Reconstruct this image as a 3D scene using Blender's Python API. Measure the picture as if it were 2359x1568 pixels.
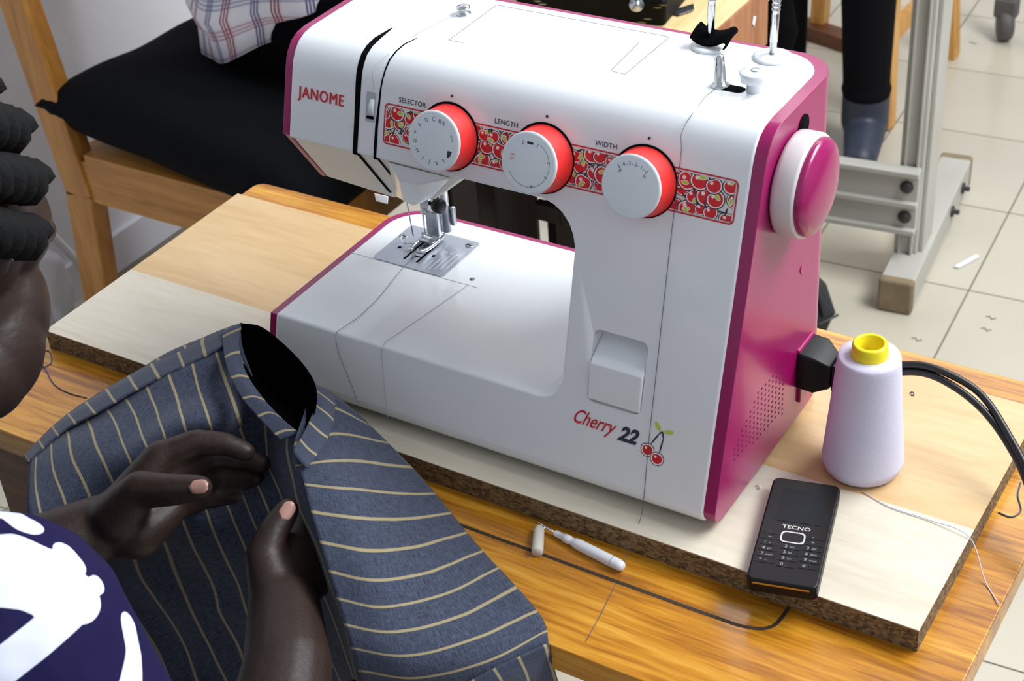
import bpy, bmesh, math, random
from mathutils import Vector, Matrix, noise
random.seed(7)
for o in list(bpy.data.objects): bpy.data.objects.remove(o)
SC = bpy.context.scene
COL = SC.collection
PI = math.pi
V = Vector

# ------------------------------------------------------------------ camera
CAM_R = Matrix(((0.85033047, 0.52158373, -0.06991782), (0.24885646, -0.5156122, -0.8198869), (-0.46369015, 0.67977531, -0.56824025)))
FPX = 3698.87
CAM_O = V((0.136492, 0.144553, 1.17))
CAM_P = -(CAM_R.transposed() @ CAM_O)
cd = bpy.data.cameras.new('camera'); cam = bpy.data.objects.new('camera', cd); COL.objects.link(cam)
cd.sensor_width = 36.0; cd.lens = FPX / 2359 * 36.0; cd.clip_start = 0.02; cd.clip_end = 60
r0, r1, r2 = CAM_R
cam.matrix_world = Matrix(((r0[0], -r1[0], -r2[0], CAM_P[0]), (r0[1], -r1[1], -r2[1], CAM_P[1]), (r0[2], -r1[2], -r2[2], CAM_P[2]), (0, 0, 0, 1)))
cd.dof.use_dof = True; cd.dof.focus_distance = 1.27; cd.dof.aperture_fstop = 16
SC.camera = cam

# ------------------------------------------------------------------ world, lights, exposure
w = bpy.data.worlds.new('world'); SC.world = w; w.use_nodes = True
w.node_tree.nodes['Background'].inputs[0].default_value = (0.86, 0.93, 1.0, 1)
w.node_tree.nodes['Background'].inputs[1].default_value = 0.30
def area(name, loc, target, sx, sy, power, col):
    l = bpy.data.lights.new(name, 'AREA'); l.shape = 'RECTANGLE'; l.size = sx; l.size_y = sy; l.energy = power; l.color = col
    o = bpy.data.objects.new(name, l); COL.objects.link(o); o.location = loc
    o.rotation_euler = (V(target) - V(loc)).to_track_quat('-Z', 'Y').to_euler()
    return o
area('ceiling_light', (1.25, 1.25, 2.0), (-0.2, 0.1, -0.1), 2.0, 1.0, 84, (0.95, 0.98, 1.0))
area('ceiling_light', (-0.5, 2.9, 2.1), (-0.5, 2.2, -0.7), 2.2, 0.8, 17, (1.0, 0.98, 0.94))
area('window_light', (1.7, -0.2, 1.3), (0.0, 0.2, 0.0), 1.2, 1.2, 3, (0.92, 0.96, 1.0))
SC.view_settings.view_transform = 'Standard'; SC.view_settings.look = 'None'
SC.view_settings.exposure = 0.60; SC.view_settings.gamma = 1.0; SC.view_settings.use_curve_mapping = False

# ------------------------------------------------------------------ helpers
def ray(px, py): return CAM_R.transposed() @ V(((px - 1179.5) / FPX, (py - 784.0) / FPX, 1.0))
def at(px, py, d): return CAM_P + ray(px, py) * d             # a point at a given distance
def on_z(px, py, z): d = ray(px, py); return CAM_P + d * ((z - CAM_P.z) / d.z)
def lin(c): return tuple((x / 12.92 if x <= 0.04045 else ((x + 0.055) / 1.055) ** 2.4) for x in (v / 255.0 for v in c))
def empty(name, loc=(0, 0, 0), rz=0, label=None, cat=None, group=None):
    o = bpy.data.objects.new(name, None); COL.objects.link(o); o.location = loc; o.rotation_euler = (0, 0, rz); o.empty_display_size = 0.05
    if label: tag(o, label, cat, group)
    return o
def tag(o, label, cat, group=None):
    o['label'] = label; o['category'] = cat
    if group: o['group'] = group
    return o
def struct(o): o['kind'] = 'structure'; return o
def put(name, me, mat=None, parent=None, smooth=False):
    o = bpy.data.objects.new(name, me); COL.objects.link(o)
    if mat is not None:
        for m in (mat if isinstance(mat, (list, tuple)) else [mat]): me.materials.append(m)
    if parent is not None:
        o.parent = parent
        o.matrix_parent_inverse = wm(parent).inverted()
    if smooth: me.polygons.foreach_set('use_smooth', [True] * len(me.polygons))
    return o
def wm(o):
    m = o.matrix_basis.copy()
    if o.parent: m = wm(o.parent) @ o.matrix_parent_inverse @ m
    return m
def pyd(name, vs, fs, mat=None, parent=None, smooth=False, mi=None):
    me = bpy.data.meshes.new(name); me.from_pydata([tuple(v) for v in vs], [], fs); me.update()
    o = put(name, me, mat, parent, smooth)
    if mi: me.polygons.foreach_set('material_index', mi)
    return o
def frombm(name, bm, mat=None, parent=None, smooth=False):
    bmesh.ops.recalc_face_normals(bm, faces=bm.faces)
    me = bpy.data.meshes.new(name); bm.to_mesh(me); bm.free()
    return put(name, me, mat, parent, smooth)
def realize(o):
    dg = bpy.context.evaluated_depsgraph_get(); dg.update()
    me = bpy.data.meshes.new_from_object(o.evaluated_get(dg)); old = o.data
    o.modifiers.clear(); o.data = me
    if old.users == 0: bpy.data.meshes.remove(old)
    return o
def bevel(o, wd=0.003, seg=3, ang=30, wn=True):
    m = o.modifiers.new('bevel', 'BEVEL'); m.width = wd; m.segments = seg; m.limit_method = 'ANGLE'; m.angle_limit = math.radians(ang)
    o.data.polygons.foreach_set('use_smooth', [True] * len(o.data.polygons))
    if wn:
        n = o.modifiers.new('weighted', 'WEIGHTED_NORMAL'); n.keep_sharp = True
    return o
def boxv(c, s, rot=None):
    c = V(c); out = []
    for x in (-1, 1):
        for y in (-1, 1):
            for z in (-1, 1):
                p = V((x * s[0] / 2, y * s[1] / 2, z * s[2] / 2))
                if rot: p = rot @ p
                out.append(c + p)
    return out
BF = [(0, 1, 3, 2), (4, 6, 7, 5), (0, 4, 5, 1), (2, 3, 7, 6), (0, 2, 6, 4), (1, 5, 7, 3)]
def box(name, c, s, mat, parent=None, bev=0, rot=None, seg=2):
    o = pyd(name, boxv(c, s, rot), BF, mat, parent)
    if bev: bevel(o, bev, seg)
    return o
def bx(lo, hi): return [V((x, y, z)) for x in (lo[0], hi[0]) for y in (lo[1], hi[1]) for z in (lo[2], hi[2])]
def frame_of(d):
    d = V(d).normalized(); a = V((0, 0, 1)) if abs(d.z) < 0.9 else V((1, 0, 0))
    u = d.cross(a).normalized(); return u, d.cross(u).normalized()
def tubev(pts, rad, seg=10, vs=None, fs=None):
    vs = [] if vs is None else vs; fs = [] if fs is None else fs
    pts = [V(p) for p in pts]; n = len(pts); b = len(vs); u = None
    for i, p in enumerate(pts):
        t = (pts[min(i + 1, n - 1)] - pts[max(i - 1, 0)]).normalized()
        if u is None: u, _ = frame_of(t)
        u = (u - t * u.dot(t)).normalized(); v = t.cross(u)
        r = rad[i] if isinstance(rad, (list, tuple)) else rad
        for k in range(seg):
            a = 2 * PI * k / seg; vs.append(p + (u * math.cos(a) + v * math.sin(a)) * r)
    for i in range(n - 1):
        for k in range(seg):
            fs.append((b + i * seg + k, b + i * seg + (k + 1) % seg, b + (i + 1) * seg + (k + 1) % seg, b + (i + 1) * seg + k))
    fs.append(tuple(b + k for k in reversed(range(seg)))); fs.append(tuple(b + (n - 1) * seg + k for k in range(seg)))
    return vs, fs
def tube(name, pts, rad, mat, parent=None, seg=10, smooth=True):
    vs, fs = tubev(pts, rad, seg); return pyd(name, vs, fs, mat, parent, smooth)
def cat_rom(pts, n=8):
    pts = [V(p) for p in pts]; out = []
    P = [pts[0] * 2 - pts[1]] + pts + [pts[-1] * 2 - pts[-2]]
    for i in range(1, len(P) - 2):
        for k in range(n):
            t = k / n; a, b, c, d = P[i - 1], P[i], P[i + 1], P[i + 2]
            out.append(0.5 * ((2 * b) + (c - a) * t + (2 * a - 5 * b + 4 * c - d) * t * t + (3 * b - a - 3 * c + d) * t ** 3))
    out.append(pts[-1]); return out
def lathe(name, prof, org, axis, mat, parent=None, seg=40, smooth=True, mi=None):
    org = V(org); ax = V(axis).normalized(); u, v = frame_of(ax); vs = []; fs = []; mis = []
    n = len(prof)
    for (r, h) in prof:
        for k in range(seg):
            a = 2 * PI * k / seg; vs.append(org + ax * h + (u * math.cos(a) + v * math.sin(a)) * r)
    for i in range(n - 1):
        for k in range(seg):
            fs.append((i * seg + k, i * seg + (k + 1) % seg, (i + 1) * seg + (k + 1) % seg, (i + 1) * seg + k)); mis.append(mi[i] if mi else 0)
    bm = bmesh.new(); bv = [bm.verts.new(p) for p in vs]
    for f, m in zip(fs, mis):
        try: fa = bm.faces.new([bv[i] for i in f]); fa.material_index = m
        except ValueError: pass
    bmesh.ops.remove_doubles(bm, verts=bm.verts, dist=1e-6)
    o = frombm(name, bm, mat, parent, smooth)
    return o
def hull(name, pts, mat, parent=None, bev=0, seg=3, smooth=True):
    bm = bmesh.new(); vs = [bm.verts.new(V(p)) for p in pts]
    bmesh.ops.convex_hull(bm, input=vs)
    bmesh.ops.delete(bm, geom=[v for v in bm.verts if not v.link_faces], context='VERTS')
    bmesh.ops.dissolve_limit(bm, angle_limit=0.02, verts=bm.verts, edges=bm.edges)
    o = frombm(name, bm, mat, parent)
    if bev: bevel(o, bev, seg)
    return o
def prism(name, poly, d, mat, parent=None, bev=0, seg=2):
    """polygon of 3D points pushed along vector d"""
    n = len(poly); vs = [V(p) for p in poly] + [V(p) + V(d) for p in poly]
    fs = [tuple(reversed(range(n))), tuple(range(n, 2 * n))] + [(i, (i + 1) % n, n + (i + 1) % n, n + i) for i in range(n)]
    bm = bmesh.new(); bv = [bm.verts.new(p) for p in vs]
    for f in fs: bm.faces.new([bv[i] for i in f])
    o = frombm(name, bm, mat, parent)
    if bev: bevel(o, bev, seg)
    return o
def rrect(w, h, r, n=5):
    out = []
    for cx, cy, a0 in ((w / 2 - r, h / 2 - r, 0), (-w / 2 + r, h / 2 - r, 90), (-w / 2 + r, -h / 2 + r, 180), (w / 2 - r, -h / 2 + r, 270)):
        for k in range(n + 1):
            a = math.radians(a0 + 90 * k / n); out.append((cx + r * math.cos(a), cy + r * math.sin(a)))
    return out
def text(name, s, size, org, xd, yd, mat, parent=None, ext=0.0001, bold=0.0, shear=0.0, align='LEFT', sx=1.0, space=1.0):
    c = bpy.data.curves.new(name, 'FONT'); c.body = s; c.size = size; c.extrude = ext; c.offset = bold; c.shear = shear; c.align_x = align; c.space_character = space
    c.resolution_u = 3
    o = bpy.data.objects.new(name, c); COL.objects.link(o)
    dg = bpy.context.evaluated_depsgraph_get(); me = bpy.data.meshes.new_from_object(o.evaluated_get(dg))
    bpy.data.objects.remove(o)
    x = V(xd).normalized(); y = V(yd).normalized(); z = x.cross(y)
    M = Matrix(((x.x * sx, y.x, z.x, org[0]), (x.y * sx, y.y, z.y, org[1]), (x.z * sx, y.z, z.z, org[2]), (0, 0, 0, 1)))
    me.transform(M); return put(name, me, mat, parent)
def grid_patch(name, rows, mat, parent=None, nu=10, nv=10, us=None, vs_=None, thick=0.0012, wob=0.0, wsc=18.0, seed=0):
    """smooth cloth through rows of control points; UV: u = stripe coordinate"""
    a = [cat_rom(r, nu) for r in rows]; m = len(a[0])
    cols = [cat_rom([a[i][j] for i in range(len(a))], nv) for j in range(m)]; n = len(cols[0])
    vs = []; uv = []
    def ip(t, arr):
        k = t * (len(arr) - 1); i = min(int(k), len(arr) - 2); return arr[i] + (arr[i + 1] - arr[i]) * (k - i)
    for j in range(m):
        for i in range(n):
            p = cols[j][i]
            if wob:
                p = p + noise.noise_vector(p * wsc + V((seed, 0, 0))) * wob
            vs.append(p); uv.append((ip(j / (m - 1), us) if us else j / (m - 1), ip(i / (n - 1), vs_) if vs_ else i / (n - 1)))
    fs = [(j * n + i, (j + 1) * n + i, (j + 1) * n + i + 1, j * n + i + 1) for j in range(m - 1) for i in range(n - 1)]
    o = pyd(name, vs, fs, mat, parent, True); me = o.data
    ul = me.uv_layers.new(name='UVMap')
    for l in me.loops: ul.data[l.index].uv = uv[l.vertex_index]
    if thick:
        s = o.modifiers.new('solid', 'SOLIDIFY'); s.thickness = thick; s.offset = 0
    return o
def blob(name, caps, balls, mat, parent=None, vox=0.003, smooth=6, extra=None):
    """continuous body: tapered capsules and ellipsoids fused by a voxel remesh"""
    vs = []; fs = []
    for (p, q, ra, rb) in caps:
        p, q = V(p), V(q); d = (q - p); L = d.length
        if L < 1e-6: continue
        d /= L; pts = []; rr = []
        for k in range(5): t = -PI / 2 + (PI / 2) * k / 5; pts.append(p + d * math.sin(t) * ra * 0.999); rr.append(max(ra * math.cos(t), 1e-4))
        for k in range(5): pts.append(p + d * L * k / 4); rr.append(ra + (rb - ra) * k / 4)
        for k in range(1, 6): t = (PI / 2) * k / 5; pts.append(q + d * math.sin(t) * rb * 0.999); rr.append(max(rb * math.cos(t), 1e-4))
        tubev(pts, rr, 16, vs, fs)
    for (c, rx, ry, rz, M) in balls:
        b = len(vs); ns, nr = 20, 12
        for i in range(1, nr):
            th = PI * i / nr
            for k in range(ns):
                ph = 2 * PI * k / ns; p = V((rx * math.sin(th) * math.cos(ph), ry * math.sin(th) * math.sin(ph), rz * math.cos(th)))
                vs.append(V(c) + (M @ p if M else p))
        t = len(vs); e = V((0, 0, rz)); vs.append(V(c) + (M @ e if M else e)); vs.append(V(c) - (M @ e if M else e))
        for i in range(nr - 2):
            for k in range(ns): fs.append((b + i * ns + k, b + (i + 1) * ns + k, b + (i + 1) * ns + (k + 1) % ns, b + i * ns + (k + 1) % ns))
        for k in range(ns):
            fs.append((t, b + k, b + (k + 1) % ns)); fs.append((t + 1, b + (nr - 2) * ns + (k + 1) % ns, b + (nr - 2) * ns + k))
    o = pyd(name, vs, fs, mat, parent)
    m = o.modifiers.new('remesh', 'REMESH'); m.mode = 'VOXEL'; m.voxel_size = vox; m.use_smooth_shade = True
    s = o.modifiers.new('smooth', 'SMOOTH'); s.iterations = smooth; s.factor = 0.5
    realize(o)
    o.data.polygons.foreach_set('use_smooth', [True] * len(o.data.polygons))
    return o

# ------------------------------------------------------------------ materials
class NT:
    def __init__(s, m): s.t = m.node_tree; s.b = s.t.nodes['Principled BSDF']
    def n(s, kind, **kw):
        x = s.t.nodes.new(kind)
        for k, v in kw.items():
            if k.startswith('i_'):
                key = k[2:]; key = int(key) if key.isdigit() else key.replace('_', ' ')
                x.inputs[key].default_value = v
            else: setattr(x, k, v)
        return x
    def l(s, a, b): s.t.links.new(a, b)
def mat(name, col, rough=0.5, metal=0.0, spec=0.5, coat=0.0, bump=None, mottle=None, trans=0.0, sheen=0.0, sss=0.0):
    m = bpy.data.materials.new(name); m.use_nodes = True; t = NT(m); b = t.b
    c = lin(col); b.inputs['Base Color'].default_value = (*c, 1); b.inputs['Roughness'].default_value = rough; b.inputs['Metallic'].default_value = metal
    b.inputs['Specular IOR Level'].default_value = spec; b.inputs['Coat Weight'].default_value = coat; b.inputs['Coat Roughness'].default_value = 0.08
    b.inputs['Transmission Weight'].default_value = trans; b.inputs['Sheen Weight'].default_value = sheen
    if sss:
        b.inputs['Subsurface Weight'].default_value = sss; b.inputs['Subsurface Radius'].default_value = (0.01, 0.004, 0.002)
    tc = t.n('ShaderNodeTexCoord')
    if mottle:
        sc, amt = mottle; nz = t.n('ShaderNodeTexNoise', i_Scale=sc, i_Detail=4.0); t.l(tc.outputs['Object'], nz.inputs['Vector'])
        r = t.n('ShaderNodeMapRange', i_1=0.3, i_2=0.7, i_3=1 - amt, i_4=1 + amt); t.l(nz.outputs['Fac'], r.inputs[0])
        mx = t.n('ShaderNodeMix', data_type='RGBA', blend_type='MULTIPLY'); mx.inputs[0].default_value = 1; mx.inputs[6].default_value = (*c, 1)
        t.l(r.outputs[0], mx.inputs[7]); t.l(mx.outputs[2], b.inputs['Base Color'])
    if bump:
        sc, st = bump; nz = t.n('ShaderNodeTexNoise', i_Scale=sc, i_Detail=5.0); t.l(tc.outputs['Object'], nz.inputs['Vector'])
        bp = t.n('ShaderNodeBump', i_Strength=st, i_Distance=0.002); t.l(nz.outputs['Fac'], bp.inputs['Height']); t.l(bp.outputs[0], b.inputs['Normal'])
    return m
def wood(name, c1, c2, c3, scale=(2.0, 60, 60), rough=0.4, coat=0.0, rings=6.0, dist=2.0):
    m = bpy.data.materials.new(name); m.use_nodes = True; t = NT(m); b = t.b
    tc = t.n('ShaderNodeTexCoord'); mp = t.n('ShaderNodeMapping'); mp.inputs['Scale'].default_value = scale; t.l(tc.outputs['Object'], mp.inputs[0])
    nz = t.n('ShaderNodeTexNoise', i_Scale=1.0, i_Detail=6.0, i_Distortion=dist * 0.3); t.l(mp.outputs[0], nz.inputs['Vector'])
    n2 = t.n('ShaderNodeTexNoise', i_Scale=rings, i_Detail=3.0, i_Distortion=0.6); t.l(mp.outputs[0], n2.inputs['Vector'])
    ad = t.n('ShaderNodeMix', data_type='FLOAT'); ad.inputs[0].default_value = 0.4; t.l(nz.outputs['Fac'], ad.inputs[2]); t.l(n2.outputs['Fac'], ad.inputs[3])
    rp = t.n('ShaderNodeValToRGB'); e = rp.color_ramp.elements
    e[0].position = 0.36; e[0].color = (*lin(c1), 1); e[1].position = 0.66; e[1].color = (*lin(c3), 1); x = e.new(0.5); x.color = (*lin(c2), 1)
    t.l(ad.outputs[0], rp.inputs[0]); t.l(rp.outputs[0], b.inputs['Base Color'])
    b.inputs['Roughness'].default_value = rough; b.inputs['Coat Weight'].default_value = coat; b.inputs['Coat Roughness'].default_value = 0.15
    bp = t.n('ShaderNodeBump', i_Strength=0.08, i_Distance=0.001); t.l(ad.outputs[0], bp.inputs['Height']); t.l(bp.outputs[0], b.inputs['Normal'])
    return m
def particle(name, c1, c2, c3):
    m = bpy.data.materials.new(name); m.use_nodes = True; t = NT(m); b = t.b
    tc = t.n('ShaderNodeTexCoord'); mp = t.n('ShaderNodeMapping'); mp.inputs['Scale'].default_value = (330, 330, 520); t.l(tc.outputs['Object'], mp.inputs[0])
    vo = t.n('ShaderNodeTexVoronoi', i_Scale=1.0); t.l(mp.outputs[0], vo.inputs['Vector'])
    sp = t.n('ShaderNodeSeparateColor'); t.l(vo.outputs['Color'], sp.inputs[0])
    rp = t.n('ShaderNodeValToRGB'); e = rp.color_ramp.elements; e[0].color = (*lin(c1), 1); e[1].color = (*lin(c3), 1); x = e.new(0.45); x.color = (*lin(c2), 1)
    t.l(sp.outputs[0], rp.inputs[0]); t.l(rp.outputs[0], b.inputs['Base Color']); b.inputs['Roughness'].default_value = 0.9
    bp = t.n('ShaderNodeBump', i_Strength=0.5, i_Distance=0.001); t.l(vo.outputs['Distance'], bp.inputs['Height']); t.l(bp.outputs[0], b.inputs['Normal'])
    return m
def striped(name, base_a, base_b, stripe, wd=0.075):
    m = bpy.data.materials.new(name); m.use_nodes = True; t = NT(m); b = t.b
    uv = t.n('ShaderNodeUVMap'); uv.uv_map = 'UVMap'; sx = t.n('ShaderNodeSeparateXYZ'); t.l(uv.outputs[0], sx.inputs[0])
    tc = t.n('ShaderNodeTexCoord')
    wz = t.n('ShaderNodeTexNoise', i_Scale=25.0, i_Detail=2.0); t.l(tc.outputs['Object'], wz.inputs['Vector'])
    wr = t.n('ShaderNodeMapRange', i_1=0.0, i_2=1.0, i_3=-0.05, i_4=0.05); t.l(wz.outputs['Fac'], wr.inputs[0])
    ad = t.n('ShaderNodeMath', operation='ADD'); t.l(sx.outputs[0], ad.inputs[0]); t.l(wr.outputs[0], ad.inputs[1])
    fr = t.n('ShaderNodeMath', operation='FRACT'); t.l(ad.outputs[0], fr.inputs[0])
    s1 = t.n('ShaderNodeMath', operation='SUBTRACT', i_1=0.5); t.l(fr.outputs[0], s1.inputs[0])
    ab = t.n('ShaderNodeMath', operation='ABSOLUTE'); t.l(s1.outputs[0], ab.inputs[0])
    st = t.n('ShaderNodeMapRange', i_1=wd, i_2=wd * 0.6, i_3=0.0, i_4=1.0); t.l(ab.outputs[0], st.inputs[0])
    # slubby cross weave
    mp = t.n('ShaderNodeMapping'); mp.inputs['Scale'].default_value = (9, 1.2, 1); t.l(uv.outputs[0], mp.inputs[0])
    na = t.n('ShaderNodeTexNoise', i_Scale=9.0, i_Detail=5.0, i_Roughness=0.7); t.l(mp.outputs[0], na.inputs['Vector'])
    mp2 = t.n('ShaderNodeMapping'); mp2.inputs['Scale'].default_value = (0.5, 26, 1); t.l(uv.outputs[0], mp2.inputs[0])
    nb = t.n('ShaderNodeTexNoise', i_Scale=6.0, i_Detail=5.0, i_Roughness=0.7); t.l(mp2.outputs[0], nb.inputs['Vector'])
    mu = t.n('ShaderNodeMath', operation='ADD'); t.l(na.outputs['Fac'], mu.inputs[0]); t.l(nb.outputs['Fac'], mu.inputs[1])
    r2 = t.n('ShaderNodeMapRange', i_1=0.75, i_2=1.25, i_3=0.0, i_4=1.0); t.l(mu.outputs[0], r2.inputs[0])
    mx = t.n('ShaderNodeMix', data_type='RGBA'); mx.inputs[6].default_value = (*lin(base_a), 1); mx.inputs[7].default_value = (*lin(base_b), 1); t.l(r2.outputs[0], mx.inputs[0])
    m2 = t.n('ShaderNodeMix', data_type='RGBA'); m2.inputs[7].default_value = (*lin(stripe), 1); t.l(st.outputs[0], m2.inputs[0]); t.l(mx.outputs[2], m2.inputs[6])
    t.l(m2.outputs[2], b.inputs['Base Color']); b.inputs['Roughness'].default_value = 0.85; b.inputs['Sheen Weight'].default_value = 0.1
    b.inputs['Specular IOR Level'].default_value = 0.2
    bp = t.n('ShaderNodeBump', i_Strength=0.25, i_Distance=0.0006); t.l(mu.outputs[0], bp.inputs['Height']); t.l(bp.outputs[0], b.inputs['Normal'])
    return m
def plaid(name):
    m = bpy.data.materials.new(name); m.use_nodes = True; t = NT(m); b = t.b
    uv = t.n('ShaderNodeUVMap'); uv.uv_map = 'UVMap'; sx = t.n('ShaderNodeSeparateXYZ'); t.l(uv.outputs[0], sx.inputs[0])
    def lines(sock, off, wd, cnt):
        a = t.n('ShaderNodeMath', operation='ADD', i_1=off); t.l(sock, a.inputs[0]); f = t.n('ShaderNodeMath', operation='FRACT'); t.l(a.outputs[0], f.inputs[0])
        s = t.n('ShaderNodeMath', operation='SUBTRACT', i_1=0.5); t.l(f.outputs[0], s.inputs[0]); ab = t.n('ShaderNodeMath', operation='ABSOLUTE'); t.l(s.outputs[0], ab.inputs[0])
        band = t.n('ShaderNodeMath', operation='LESS_THAN', i_1=wd); t.l(ab.outputs[0], band.inputs[0])
        k = t.n('ShaderNodeMath', operation='MULTIPLY', i_1=cnt / (2 * wd)); t.l(s.outputs[0], k.inputs[0]); fk = t.n('ShaderNodeMath', operation='FRACT'); t.l(k.outputs[0], fk.inputs[0])
        th = t.n('ShaderNodeMapRange', i_1=0.35, i_2=0.65, i_3=0.15, i_4=0.95); t.l(fk.outputs[0], th.inputs[0])
        o = t.n('ShaderNodeMath', operation='MULTIPLY'); t.l(band.outputs[0], o.inputs[0]); t.l(th.outputs[0], o.inputs[1]); return o.outputs[0]
    prev = None; col = (*lin((226, 224, 232)), 1)
    for sock, off, wd, cnt, c, amt in ((sx.outputs[0], 0.0, 0.1, 3, (150, 38, 58), 1), (sx.outputs[0], 0.4, 0.09, 3, (60, 68, 120), 1), (sx.outputs[1], 0.0, 0.11, 3, (150, 60, 78), .6), (sx.outputs[1], 0.5, 0.1, 3, (84, 90, 140), .6)):
        f = lines(sock, off, wd, cnt); mx = t.n('ShaderNodeMix', data_type='RGBA'); mx.inputs[7].default_value = (*lin(c), 1)
        mm = t.n('ShaderNodeMath', operation='MULTIPLY', i_1=amt); t.l(f, mm.inputs[0]); t.l(mm.outputs[0], mx.inputs[0])
        if prev is None: mx.inputs[6].default_value = col
        else: t.l(prev, mx.inputs[6])
        prev = mx.outputs[2]
    t.l(prev, b.inputs['Base Color']); b.inputs['Roughness'].default_value = 0.85
    return m
def printed(name):
    m = bpy.data.materials.new(name); m.use_nodes = True; t = NT(m); b = t.b
    at_ = t.n('ShaderNodeAttribute', attribute_name='print')
    rp = t.n('ShaderNodeValToRGB'); e = rp.color_ramp.elements; rp.color_ramp.interpolation = 'LINEAR'
    e[0].position = 0.49; e[0].color = (*lin((18, 13, 58)), 1); e[1].position = 0.51; e[1].color = (*lin((206, 210, 228)), 1)
    t.l(at_.outputs['Fac'], rp.inputs[0]); t.l(rp.outputs[0], b.inputs['Base Color']); b.inputs['Roughness'].default_value = 0.85; b.inputs['Specular IOR Level'].default_value = 0.2
    return m

M_white = mat('white_plastic', (226, 230, 234), 0.22, coat=0.35)
M_cream = mat('cream_plastic', (226, 224, 214), 0.35)
M_pink = mat('magenta_plastic', (146, 9, 86), 0.26, coat=0.15)
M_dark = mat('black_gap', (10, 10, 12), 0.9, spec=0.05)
M_black = mat('black_plastic', (13, 13, 15), 0.45, spec=0.3)
M_red = mat('coral_red_plastic', (228, 46, 44), 0.5)
M_dialface = mat('dial_face', (214, 222, 228), 0.35)
M_steel = mat('brushed_steel', (190, 194, 200), 0.28, 1.0)
M_chrome = mat('chrome', (215, 217, 220), 0.12, 1.0)
M_plate = mat('steel_plate', (176, 182, 194), 0.3, 0.6)
M_greyline = mat('grey_line', (168, 172, 178), 0.5)
M_ink = mat('navy_ink', (40, 44, 62), 0.6)
M_logo = mat('red_ink', (196, 26, 40), 0.5)
M_lines = mat('strip_red', (196, 24, 40), 0.5)
M_cherry = mat('cherry_red', (206, 22, 36), 0.45)
M_leaf = mat('leaf_green', (176, 206, 70), 0.5)
M_outline = mat('white_print', (232, 226, 222), 0.5)
M_strip = mat('strip_ground', (222, 218, 214), 0.5)
M_table = wood('orange_wood', (132, 76, 8), (182, 120, 22), (210, 156, 56), (3.0, 42, 42), 0.32, 0.3)
M_edge = wood('brown_edging', (70, 38, 16), (98, 56, 26), (120, 74, 40), (3, 60, 60), 0.5)
M_inlay = mat('dark_groove', (46, 34, 24), 0.7)
M_ven1 = wood('pale_veneer', (194, 184, 164), (204, 195, 177), (210, 203, 188), (3, 24, 24), 0.38, 0.12)
M_ven2 = wood('tan_veneer', (188, 155, 108), (198, 166, 120), (206, 176, 132), (3, 24, 24), 0.36, 0.15)
M_chip = particle('chipboard', (72, 54, 32), (112, 90, 58), (140, 116, 80))
M_thread = mat('white_thread', (202, 200, 218), 0.85, spec=0.2, bump=(300, 0.12))
M_yellow = mat('yellow_plastic', (226, 208, 22), 0.4)
M_phone = mat('phone_black', (12, 12, 15), 0.4, spec=0.25)
M_screen = mat('phone_screen', (26, 29, 34), 0.35, spec=0.12)
M_silver = mat('silver_print', (190, 190, 190), 0.35, 0.4)
M_grey = mat('key_print', (150, 156, 166), 0.6)
M_gold = mat('gold_trim', (200, 140, 40), 0.4, 0.3)
M_whitepl = mat('matte_white_plastic', (222, 222, 226), 0.4)
M_capgrey = mat('ivory_plastic', (200, 196, 186), 0.45)
M_cable = mat('black_cable', (20, 20, 22), 0.4)
M_tile = mat('cream_tile', (190, 183, 166), 0.22, coat=0.2, mottle=(3.0, 0.05))
M_grout = mat('dark_grout', (112, 104, 92), 0.9)
M_wall = mat('white_plaster', (212, 213, 220), 0.9, bump=(45, 0.5))
M_base = mat('grey_skirting', (206, 206, 214), 0.6)
M_chair = wood('chair_wood', (150, 98, 34), (176, 120, 50), (192, 138, 66), (30, 30, 3.0), 0.45, 0.1)
M_chairh = wood('chair_wood_rail', (150, 98, 34), (176, 120, 50), (192, 138, 66), (3.0, 40, 40), 0.45, 0.1)
M_cushion = mat('black_cotton', (15, 16, 20), 0.95, spec=0.1, bump=(28, 0.5))
M_trouser = mat('black_trouser', (8, 8, 10), 1.0, spec=0.05, bump=(30, 0.4))
M_plaid = plaid('plaid_shirt')
M_stand = mat('grey_paint', (178, 176, 168), 0.45, mottle=(8, 0.06))
M_bolt = mat('dark_bolt', (64, 62, 62), 0.5, 0.5)
M_endcap = mat('brown_end_cap', (130, 114, 88), 0.8, mottle=(30, 0.2))
M_stool = wood('stool_wood', (176, 118, 46), (204, 150, 76), (216, 168, 98), (30, 30, 3.0), 0.45)
M_boot = mat('blue_black_boot', (44, 50, 66), 0.5, mottle=(20, 0.2))
M_denim = mat('black_denim', (15, 15, 19), 0.95, spec=0.1, bump=(80, 0.3))
M_caster = mat('grey_rubber', (84, 82, 82), 0.6)
M_bgtop = wood('pale_wood_top', (214, 184, 122), (226, 200, 146), (234, 212, 164), (40, 3, 40), 0.35, 0.2)
M_bgside = wood('red_brown_veneer', (136, 84, 52), (158, 104, 68), (174, 122, 84), (40, 40, 3), 0.45)
M_iron = mat('black_enamel', (8, 8, 9), 0.5, spec=0.12)
M_brass = mat('gold_decal', (88, 78, 24), 0.4, 0.4)
M_darkwood = wood('dark_stained_wood', (22, 14, 10), (34, 22, 15), (46, 30, 20), (40, 40, 3), 0.5)
M_bag = mat('black_leather', (26, 26, 32), 0.45, bump=(120, 0.3))
M_plasticbag = mat('clear_plastic', (206, 208, 214), 0.3, trans=0.25)
M_skin = mat('dark_brown_skin', (42, 29, 24), 0.5, spec=0.35, bump=(260, 0.18), mottle=(30, 0.12), sss=0.05)
M_nail = mat('pale_nail', (168, 126, 114), 0.4)
M_hair = mat('black_hair', (12, 12, 13), 0.8, spec=0.2, bump=(240, 0.6))
M_print = printed('navy_white_print')
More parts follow.
